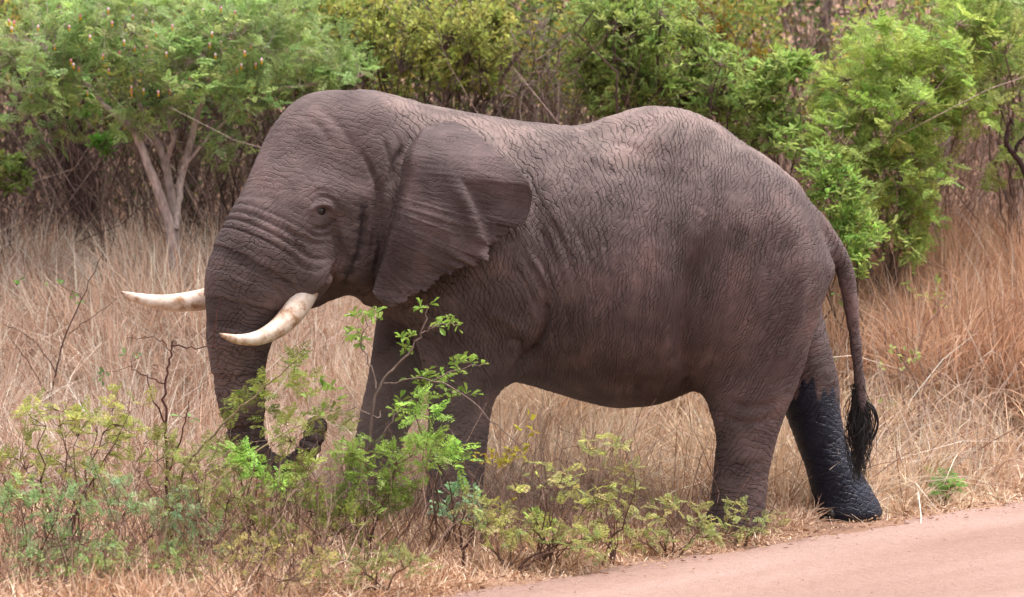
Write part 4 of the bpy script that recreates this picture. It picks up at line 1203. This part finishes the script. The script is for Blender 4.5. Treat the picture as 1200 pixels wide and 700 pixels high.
mb = MB(); rng = np.random.default_rng(78)
n = 78000
px = rng.uniform(-340, 1540, n); py = rng.uniform(-60, 150, n) + 40 * (px > 900) * rng.random(n); d = rng.uniform(26.4, 29.0, n)
b = np.array([U(a, q, e_) for a, q, e_ in zip(px, py, d)])
clump = vnoise(b[:, 0], b[:, 2] * 1.3 + d * .5, 3.2, 19) + .5 * vnoise(b[:, 0], b[:, 2], 9, 20)
kp = (clump > .02 + .22 * (px > 880) + np.clip((py - 90) / 120, 0, 1)) & (b[:, 2] > H(b[:, 0], b[:, 1]) + .6); b = b[kp]; px = px[kp]; n = len(b)
cols = np.array([lin('#8aa054'), lin('#a0ac5c'), lin('#748a4a'), lin('#b2b466'), lin('#bfa858')])[rng.integers(5, size=n)]
leaves(mb, b, rand_dirs(n, -.5, rng), rand_dirs(n, .2, rng), rng.uniform(.05, .10, n), rng.uniform(.025, .05, n), cols * rng.uniform(.7, 1.2, (n, 1)))
tag(mb.build("thicket_foliage", M_LEAF), "mixed green leaves of the thicket between the bushes", "thicket", kind="stuff")

# --- foreground shrubs in front of the elephant
def fg(px, py): 
    x, y = near_xy(px, py); return np.array([x, y, float(H(x, y))])
FG = "wild shrubs on the verge"
def fgs(name, label, bx, blobs, leaf, col, seed, **kw):
    b = fg(*bx); d = b[1]
    bl = [(px, py, rx, ry, d + dd, .22, n) for px, py, rx, ry, dd, n in blobs]
    kw.setdefault('frond_L', .10); kw.setdefault('per', 3); kw.setdefault('stem_r', .009); kw.setdefault('twig_r', .0022)
    return shrub(name, label, "shrub", b, bl, leaf, col, kw.pop('bark', '#6a5046'), seed=seed, group=None, objects=True, **kw)

fgs("feathery_shrub", "yellow-green feathery shrub leaning out at the left end of the verge", (70, 655), [(65, 495, 50, 28, 0, 24), (120, 505, 45, 35, .1, 24), (30, 555, 45, 40, 0, 22), (150, 490, 30, 45, .1, 14), (90, 560, 60, 40, 0, 22)], 'pinnate', G_OLIVE, 101)
fgs("feathery_shrub", "blue-green feathery shrub low in the brown grass below the bare sapling", (150, 668), [(120, 585, 50, 30, 0, 26), (200, 600, 50, 25, 0, 26), (60, 630, 50, 25, -.1, 22), (230, 640, 50, 22, -.1, 20), (20, 640, 30, 30, 0, 14)], 'pinnate', G_BLUE, 102)
fgs("feathery_shrub", "olive feathery shrub with a long pale twig crossing the elephant's trunk", (195, 640), [(330, 450, 50, 22, .1, 22), (290, 485, 40, 25, .1, 22), (250, 540, 45, 30, 0, 20), (390, 490, 30, 22, .2, 14), (350, 425, 22, 14, .1, 7)], 'pinnate', lin('#8d9a4c'), 103, bark='#9a8468',
    limbs=[[(195, 640, 18.2, .011), (212, 560, 18.2, .010), (240, 520, 18.2, .009), (278, 482, 18.2, .008), (314, 450, 18.2, .006), (352, 420, 18.2, .004)],
           [(200, 620, 18.2, .009), (260, 560, 18.2, .007), (330, 510, 18.3, .005), (395, 480, 18.4, .003)]])
fgs("bright_shrub", "bright green leafy shrub under the elephant's curled trunk", (300, 650), [(290, 545, 28, 18, 0, 26), (325, 562, 26, 18, 0, 24), (275, 530, 14, 10, 0, 8)], 'pinnate', G_BRIGHT, 104, frond_L=.085, per=4)
fgs("broadleaf_shrub", "thorny shrub with small round leaves reaching across the elephant's foreleg", (400, 640), [(432, 368, 22, 12, 0, 9), (418, 395, 18, 16, 0, 8), (500, 358, 10, 7, 0, 4), (522, 381, 20, 8, 0, 8), (480, 405, 14, 14, 0, 7), (500, 445, 30, 14, 0, 14), (545, 430, 25, 12, 0, 10), (470, 480, 25, 16, 0, 9), (540, 465, 25, 12, 0, 6), (380, 470, 30, 30, 0, 10)],
    'broad', lin('#84994a'), 105, frond_L=.062, per=4, bark='#7d6a62', twig_r=.0025,
    limbs=[[(400, 640, 18.3, .014), (418, 560, 18.3, .012), (432, 520, 18.3, .011), (443, 455, 18.3, .009), (470, 425, 18.3, .008), (495, 390, 18.3, .006), (501, 358, 18.3, .004)],
           [(443, 455, 18.3, .007), (430, 420, 18.3, .006), (424, 400, 18.3, .005), (430, 370, 18.3, .003)],
           [(420, 560, 18.3, .010), (455, 500, 18.3, .008), (480, 470, 18.3, .006), (520, 440, 18.3, .005), (570, 426, 18.3, .003)],
           [(445, 450, 18.3, .006), (500, 445, 18.3, .005), (545, 465, 18.2, .005), (590, 505, 18.2, .004), (615, 530, 18.2, .003)],
           [(501, 385, 18.3, .004), (515, 380, 18.3, .003), (535, 380, 18.3, .002)]])
fgs("feathery_shrub", "dense olive feathery shrub growing before the elephant's far foreleg", (430, 665), [(420, 540, 40, 35, 0, 40), (470, 550, 40, 35, .1, 36), (440, 590, 50, 25, 0, 30), (385, 590, 30, 30, 0, 20), (500, 530, 25, 25, 0, 14)], 'pinnate', lin('#879a48'), 106)
fgs("feathery_shrub", "fresh green shrub with upright fronds before the elephant's near foreleg", (520, 655), [(500, 500, 18, 24, 0, 10), (530, 535, 25, 18, 0, 12), (490, 470, 10, 10, 0, 3)], 'pinnate', G_BRIGHT, 107, frond_L=.15, per=3)
fgs("blue_shrub", "blue-green round-leaved shrub at the elephant's near forefoot", (545, 650), [(540, 580, 25, 18, 0, 14), (525, 600, 20, 14, 0, 10), (560, 600, 15, 15, 0, 7)], 'broad', lin('#93b088'), 108, frond_L=.075, per=4)
fgs("yellow_shrub", "straggly shrub with yellow leaves and whitish twigs between elephant's legs", (567, 645), [(575, 540, 22, 12, 0, 12), (610, 535, 18, 12, 0, 7), (590, 590, 20, 20, 0, 5), (620, 500, 15, 15, 0, 4)], 'broad', lin('#b8a23c'), 109, frond_L=.05, per=4, bark='#8a746c', nstem=2)
fgs("feathery_shrub", "sprawling yellow-green shrub on the verge below the elephant's belly", (640, 668), [(650, 570, 60, 30, 0, 20), (705, 520, 45, 18, .2, 14), (690, 580, 50, 30, .1, 16), (620, 610, 40, 25, 0, 14), (640, 620, 30, 18, -.1, 10)], 'pinnate', lin('#a8a462'), 110, frond_L=.085)
fgs("leafy_sprig", "small bright green sprig inside the sprawling shrub", (638, 655), [(628, 608, 14, 12, -.1, 10), (650, 620, 12, 8, -.1, 6)], 'broad', G_BRIGHT, 111, frond_L=.055, per=4)
fgs("feathery_shrub", "low pale feathery shrub at the road edge before the near hind leg", (780, 652), [(740, 615, 45, 25, 0, 18), (790, 605, 45, 25, .1, 18), (830, 620, 35, 20, .1, 14), (770, 635, 50, 14, 0, 14)], 'pinnate', lin('#aca868'), 112, frond_L=.08)
fgs("feathery_shrub", "thin feathery shrub brushing the elephant's near hind foot", (868, 640), [(870, 600, 30, 22, 0, 12), (895, 605, 22, 22, 0, 8), (850, 625, 30, 14, 0, 10)], 'pinnate', lin('#b0ae70'), 113, frond_L=.08)
fgs("feathery_shrub", "spindly feathery shrub with a dark upright stem at the road edge", (715, 662), [(720, 575, 32, 28, 0, 9), (700, 612, 28, 24, 0, 9), (735, 545, 20, 15, 0, 4)], 'pinnate', lin('#a4a260'), 114, bark='#6c5048', frond_L=.08)
fgs("green_plant", "small fern-like green plant growing alone beside the road behind the elephant", (1105, 588), [(1105, 570, 18, 9, 0, 12)], 'pinnate', lin('#6fa04a'), 115, frond_L=.14, per=3)

fgs("feathery_shrub", "pale olive feathery shrub spreading below the elephant's far tusk", (250, 662), [(230, 560, 45, 35, .1, 28), (180, 540, 40, 40, .2, 22), (280, 600, 45, 30, 0, 24), (330, 600, 30, 30, .1, 14), (215, 610, 40, 30, 0, 18)], 'pinnate', lin('#a6ae60'), 131)
fgs("feathery_shrub", "grey-green feathery shrub in the corner of the verge", (25, 680), [(20, 590, 40, 35, 0, 20), (70, 600, 50, 30, 0, 22), (40, 660, 50, 20, -.1, 20), (110, 650, 40, 20, -.1, 14)], 'pinnate', lin('#94aa6c'), 132)
fgs("feathery_shrub", "olive feathery shrub crowding the foot of the round-leaved thorny shrub", (370, 668), [(360, 560, 30, 35, .1, 20), (340, 510, 25, 25, .1, 12), (400, 620, 40, 22, 0, 18), (330, 630, 30, 20, 0, 12)], 'pinnate', lin('#949c50'), 133)
fgs("feathery_shrub", "faded feathery shrub filling the verge between the yellow shrub and road", (600, 672), [(590, 620, 35, 25, 0, 18), (560, 600, 25, 30, .1, 10), (670, 630, 35, 18, 0, 16), (700, 640, 30, 14, 0, 10)], 'pinnate', lin('#a8a664'), 134)
fgs("low_shrub", "low grey-green shrub sprouting at the very edge of the road", (450, 694), [(430, 660, 50, 24, 0, 24), (480, 655, 40, 20, 0, 16), (390, 675, 45, 18, 0, 16)], 'pinnate', lin('#9a9e62'), 141, frond_L=.075)
fgs("low_shrub", "low dull-green shrub in brown stubble below the blue-green feathery shrub", (180, 697), [(160, 655, 60, 30, 0, 32), (225, 668, 60, 24, 0, 24), (105, 675, 50, 20, 0, 18)], 'pinnate', lin('#9aac68'), 142, frond_L=.075)
fgs("low_shrub", "low yellowish shrub in brown stubble below the bright green shrub", (310, 696), [(290, 648, 50, 28, 0, 24), (350, 655, 45, 26, 0, 22), (315, 680, 55, 18, 0, 14)], 'pinnate', lin('#b0a868'), 143, frond_L=.075)
fgs("low_shrub", "low leafy shrub in the brown stubble beside the corner shrub", (60, 699), [(40, 672, 50, 24, 0, 24), (95, 670, 45, 22, 0, 18)], 'broad', lin('#8a9a62'), 144, frond_L=.05)
fgs("green_sprig", "sparse green sprigs in straw grass between hind leg and tail", (972, 560), [(960, 420, 20, 40, 1.2, 5), (985, 330, 18, 30, 1.4, 6), (970, 470, 20, 25, .8, 4)], 'broad', lin('#9cab62'), 151, frond_L=.07)
fgs("green_sprig", "sparse green sprigs in straw grass just behind the tail tuft", (1045, 560), [(1040, 480, 25, 30, .6, 7), (1055, 430, 25, 30, .9, 6), (1050, 530, 25, 20, .3, 5)], 'broad', lin('#a5b068'), 152, frond_L=.06)
fgs("green_sprig", "thin green saplings standing in the reddish grass beside the low bush", (1060, 540), [(1050, 300, 30, 40, 1.6, 10), (1085, 350, 25, 30, 1.5, 8)], 'narrow', lin('#9fb25e'), 153, frond_L=.08)
# bare thorny saplings
def bare(name, label, bx, dist_off, lines, bark, seed, sprigs, col):
    b = fg(*bx); d = b[1]
    L_ = [[(a, q, d + dist_off, r) for a, q, r in ln] for ln in lines]
    return shrub(name, label, "sapling", b, [(px, py, rx, ry, d + dist_off, .1, n) for px, py, rx, ry, n in sprigs], 'broad', col, bark, .004, 1, seed, limbs=L_, objects=True, frond_L=.05, per=2, twig_r=.002)
bare("thorn_sapling", "bare reddish thorn sapling with crossing twigs standing before the elephant's trunk", (205, 650), 0,
     [[(205, 655, .013), (197, 590, .012), (195, 520, .010), (193, 460, .009), (200, 420, .007), (203, 398, .005)],
      [(200, 405, .006), (230, 408, .005), (262, 405, .003)], [(251, 408, .004), (252, 380, .004), (258, 356, .003)], [(193, 450, .006), (170, 440, .005), (150, 430, .003)],
      [(262, 405, .003), (255, 425, .003), (270, 445, .002)], [(195, 500, .007), (180, 470, .005), (172, 440, .003)], [(196, 560, .007), (215, 500, .005), (222, 470, .003)], [(200, 410, .004), (180, 395, .003), (150, 398, .002)]],
     '#5c3c36', 120, [(115, 440, 10, 8, 4), (215, 490, 10, 10, 3), (160, 420, 20, 10, 3)], lin('#8aa468'))
bare("thorn_sapling", "thin dark thorn stem rising through pink grass left of the far tusk", (55, 560), .6,
     [[(55, 560, .010), (60, 470, .008), (72, 410, .007), (92, 360, .005), (118, 300, .003)], [(66, 440, .005), (40, 400, .004), (5, 380, .003)], [(80, 390, .004), (110, 370, .003), (140, 350, .002)], [(60, 470, .005), (30, 420, .004), (10, 395, .002)]],
     '#5c443e', 121, [(65, 332, 14, 8, 4), (20, 330, 12, 5, 2), (90, 350, 14, 8, 3)], lin('#6f9a4a'))
bare("dead_sapling", "bare dark stub stem standing in the brown grass at the road edge", (545, 672), 0,
     [[(545, 672, .012), (542, 650, .011), (540, 620, .007), (546, 600, .004)], [(542, 645, .008), (552, 630, .006), (556, 612, .003)]], '#4c3430', 122, [(548, 610, 10, 6, 2)], lin('#8d9a4c'))

# --- dry grass
def grass(name, label, n, sampler, hmin, hmax, cols, w=.0055, lean=.45, seed=0, curl=.35, segs=3):
    rng = np.random.default_rng(seed)
    x, y, hs_ = sampler(rng, n)
    n = len(x)
    z = H(x, y) - .01
    h = rng.uniform(hmin, hmax, n) * hs_
    cx_, cy_ = np.round(x * 2.6), np.round(y * 2.6)
    hA = np.sin(cx_ * 12.9898 + cy_ * 78.233) * 43758.5453; hA = hA - np.floor(hA)
    hB = np.sin(cx_ * 39.346 + cy_ * 11.135) * 24634.6345; hB = hB - np.floor(hB)
    h = h * (.6 + .6 * hB)
    az = np.where(rng.random(n) < .6, hA * 2 * math.pi + rng.normal(0, .7, n), rng.uniform(0, 2 * math.pi, n)); ln = np.abs(rng.normal(0, lean, n)) + .25 * (hB < .3)
    d1 = np.stack([np.cos(az) * ln, np.sin(az) * ln, np.ones(n)], 1); d1 = norm(d1)
    az2 = az + rng.normal(0, .7, n); cu = rng.normal(curl, curl, n)
    cu = np.where(rng.random(n) < .12, cu * 2.6, cu)
    bendv = np.stack([np.cos(az2) * cu, np.sin(az2) * cu, -np.abs(cu) * .6], 1)
    t = np.linspace(0, 1, segs + 1)
    P = np.stack([x, y, z], 1)[:, None] + (d1[:, None] * t[None, :, None] + bendv[:, None] * (t ** 2)[None, :, None]) * h[:, None, None]
    side = norm(np.cross(d1, np.stack([rng.normal(0, .4, n), -np.ones(n), rng.normal(0, .3, n)], 1)))
    wid = w * rng.uniform(.6, 1.5, n)[:, None] * np.array([1, .95, .75, .0][-(segs + 1):])[None]
    Lf = P - side[:, None] * wid[..., None] * .5; Rt = P + side[:, None] * wid[..., None] * .5
    k_ = 2 * segs + 1
    V = np.empty((n, k_, 3), np.float32)
    V[:, 0:2 * segs:2] = Lf[:, :segs]; V[:, 1:2 * segs:2] = Rt[:, :segs]; V[:, -1] = P[:, -1]
    i = np.arange(n)[:, None] * k_
    q = np.concatenate([i + np.array([[2 * s_, 2 * s_ + 1, 2 * s_ + 3, 2 * s_ + 2]]) for s_ in range(segs - 1)], 0)
    tr = i + np.array([[2 * segs - 2, 2 * segs - 1, 2 * segs]])
    ca = np.array([lin(c) for c in cols])
    patch = vnoise(x, y, 1.8, seed + 4) * .35 + .5 + (hA - .5) * .5 + rng.normal(0, .25, n)
    c = ca[np.clip((patch * len(ca)).astype(int), 0, len(ca) - 1)] * (1 + rng.normal(0, .14, (n, 1)))
    mb = MB(); mb.add(V.reshape(-1, 3), quads=q, tris=tr, col=np.repeat(np.clip(c, .02, .9), k_, 0))
    o = mb.build(name, M_STRAW, smooth=True)
    tag(o, label, "grass", kind="stuff")
    return o

def strip(px0, px1, d0, d1, vmin=.12, clumpy=.5, cs=2.0, thin=None):
    def f(rng, n):
        d = np.sqrt(rng.uniform(d0 ** 2, d1 ** 2, n)); px = rng.uniform(px0, px1, n)
        x = (px - 600) / F_PX * d; y = d
        # gather into tussocks
        c = rng.normal(0, 1, (n, 2)) * .045
        gx_, gy_ = np.round(x * 3.2) / 3.2, np.round(y * 3.2) / 3.2
        hsh = np.sin(gx_ * 127.1 + gy_ * 311.7) * 43758.5; hsh = hsh - np.floor(hsh); hs2 = np.sin(gx_ * 269.5 + gy_ * 183.3) * 43758.5; hs2 = hs2 - np.floor(hs2)
        m = rng.random(n) < clumpy
        x = np.where(m, gx_ + (hsh - .5) * .28 + c[:, 0], x); y = np.where(m, gy_ + (hs2 - .5) * .28 + c[:, 1], y)
        v = verge_dist(x, y)
        k = v > vmin + rng.uniform(0, .25, n) ** 1.0 - .1
        if thin is not None: k &= rng.random(n) < thin(x, y)
        x, y, v = x[k], y[k], v[k]
        hs_ = sstep(-.1, .9, v) * .8 + .2
        hs_ = hs_ * (.75 + .35 * vnoise(x, y, 2.4, 8))
        return x, y, np.clip(hs_, .12, 1.5)
    return f

STRAW = ['#cdab90', '#e4c8aa', '#f0d9c0', '#d8b89a', '#aa866a']
RED = ['#caa488', '#b2866a', '#dab89e', '#c6a084', '#9a745c']
PINK = ['#dcbaa4', '#efd4c0', '#cca892', '#f4e2d2', '#ae8c78']
BROWN = ['#bc9a82', '#d4b49a', '#987258', '#e2c8ae', '#aa8468']
grass("dry_grass", "pinkish dry grass standing between the elephant's head and the thicket", 56000, strip(-330, 470, 20.6, 26.6, .2, .55), .6, 1.4, PINK, .008, .42, 201)
grass("dry_grass", "pale straw grass seen under the elephant's belly", 40000, strip(430, 980, 20.9, 26.0, .2, .6), .45, 1.15, STRAW, .008, .42, 202)
grass("dry_grass", "reddish dry grass on the bank behind the elephant's tail", 42000, strip(940, 1540, 23.0, 27.5, .25, .5), .6, 1.3, RED, .008, .3, 203)
grass("dry_grass", "pale straw grass along the road behind the elephant's tail", 24000, strip(900, 1500, 20.6, 23.6, .1, .6, thin=lambda x, y: 1 - .9 * np.exp(-((x - 3.7) / .45) ** 2 - ((y - 22.5) / .6) ** 2)), .2, .75, STRAW, .007, .55, 204)
grass("dry_grass", "low brown grass on the verge in front of the elephant", 54000, strip(-260, 960, 15.6, 20.6, .05, .5), .10, .46, BROWN, .0065, .85, 205)
grass("flattened_grass", "flattened straw litter on the verge soil", 28000, strip(-260, 1400, 15.6, 26, -.12, .2), .08, .3, STRAW, .007, 2.2, 206, .1, 2)
grass("grass_stalks", "long pale stalks leaning at all angles through the dry grass", 9000, strip(-40, 1260, 20.8, 26.6, .3, .3), .7, 1.5, ['#dcc8b8', '#c9ab98', '#e6d6c8', '#a07e6c'], .0075, .7, 207, .45)
# brown dry twigs standing through the low grass
mb = MB(); rng = np.random.default_rng(88)
scatter_twigs(1100, -40, 560, 15.7, 19.2, .2, .65, ['#7d6054', '#8f7264', '#6a5046', '#a4887a'], .0016, .004, .5)
scatter_twigs(500, 560, 900, 17.6, 19.6, .2, .6, ['#6d5048', '#7f6258', '#94786a'], .0016, .004, .5)
kill = None
tag(mb.build("verge_twigs", M_BARK), "dry brown twigs standing through the low verge grass", "twigs", kind="stuff")

# --- pebbles and crumbs of soil on the road
mb = MB(); rng = np.random.default_rng(91)
for _ in range(450):
    v = -abs(rng.normal(0, .3)) if rng.random() < .45 else -rng.uniform(0, 4.5)
    q = rng.uniform(-1, 8)
    x, y = ROAD_A + ROAD_DIR * q + ROAD_N * (v - .02)
    r = rng.uniform(.003, .007)
    ball(mb, (x, y, .034 + r * .3), r, 5, 3, (1, rng.uniform(.7, 1.3), .7), np.array(lin('#b8988e')) * rng.uniform(.8, 1.3))
tag(mb.build("pebbles", M_BARK, smooth=False), "small pebbles and soil crumbs on the dirt road", "pebbles", kind="stuff")

# --- dust kicked up round the front legs
mb = MB(); dc = np.array(U(585, 530, 19.7))
ball(mb, (0, 0, 0), 1.0, 32, 16, (1.25, .9, .95))
m_, nt_m, out_m = new_mat("dust")
pv = N(nt_m, "ShaderNodeVolumePrincipled"); pv.inputs["Color"].default_value = (.90, .78, .72, 1); pv.inputs["Density"].default_value = .13; pv.inputs["Anisotropy"].default_value = .2
nt_m.links.new(pv.outputs[0], out_m.inputs["Volume"])
o = mb.build("dust_cloud", m_); o.location = tuple(dc)
tag(o, "thin pale dust hanging round the elephant's front legs", "dust", kind="stuff")

# --- fallen leaves and straw crumbs along the road edge
mb = MB(); rng = np.random.default_rng(93)
n = 900
q = rng.uniform(-1.5, 8, n); v = rng.normal(.05, .16, n)
P = (ROAD_A[None] + ROAD_DIR[None] * q[:, None] + ROAD_N[None] * v[:, None])
P = np.concatenate([P, (.045 + H(P[:, 0], P[:, 1]))[:, None]], 1)
dd = rand_dirs(n, -.1, rng); dd[:, 2] *= .25
cols = np.array([lin('#8a6248'), lin('#a88468'), lin('#6a4a3a'), lin('#c0a080')])[rng.integers(4, size=n)]
leaves(mb, P, dd, np.array([[0, 0, 1.]]) + rng.normal(0, .3, (n, 3)), rng.uniform(.02, .06, n), rng.uniform(.006, .022, n), cols)
tag(mb.build("leaf_litter", M_STRAW), "fallen brown leaves and straw crumbs along the road edge", "leaf litter", kind="stuff")
mb = MB(); rng = np.random.default_rng(95)
scatter_twigs(90, -60, 720, 26.0, 27.4, .6, 1.6, ['#a08a82', '#8f7a72', '#b09c94'], .004, .010, .8)
scatter_twigs(110, 720, 1260, 25.4, 27.0, .8, 2.2, ['#b09c94', '#a08a82', '#9a7a6c'], .004, .010, .7)
tag(mb.build("pale_branches", M_BARK), "pale bare branches arching through the thicket", "branches", kind="stuff")
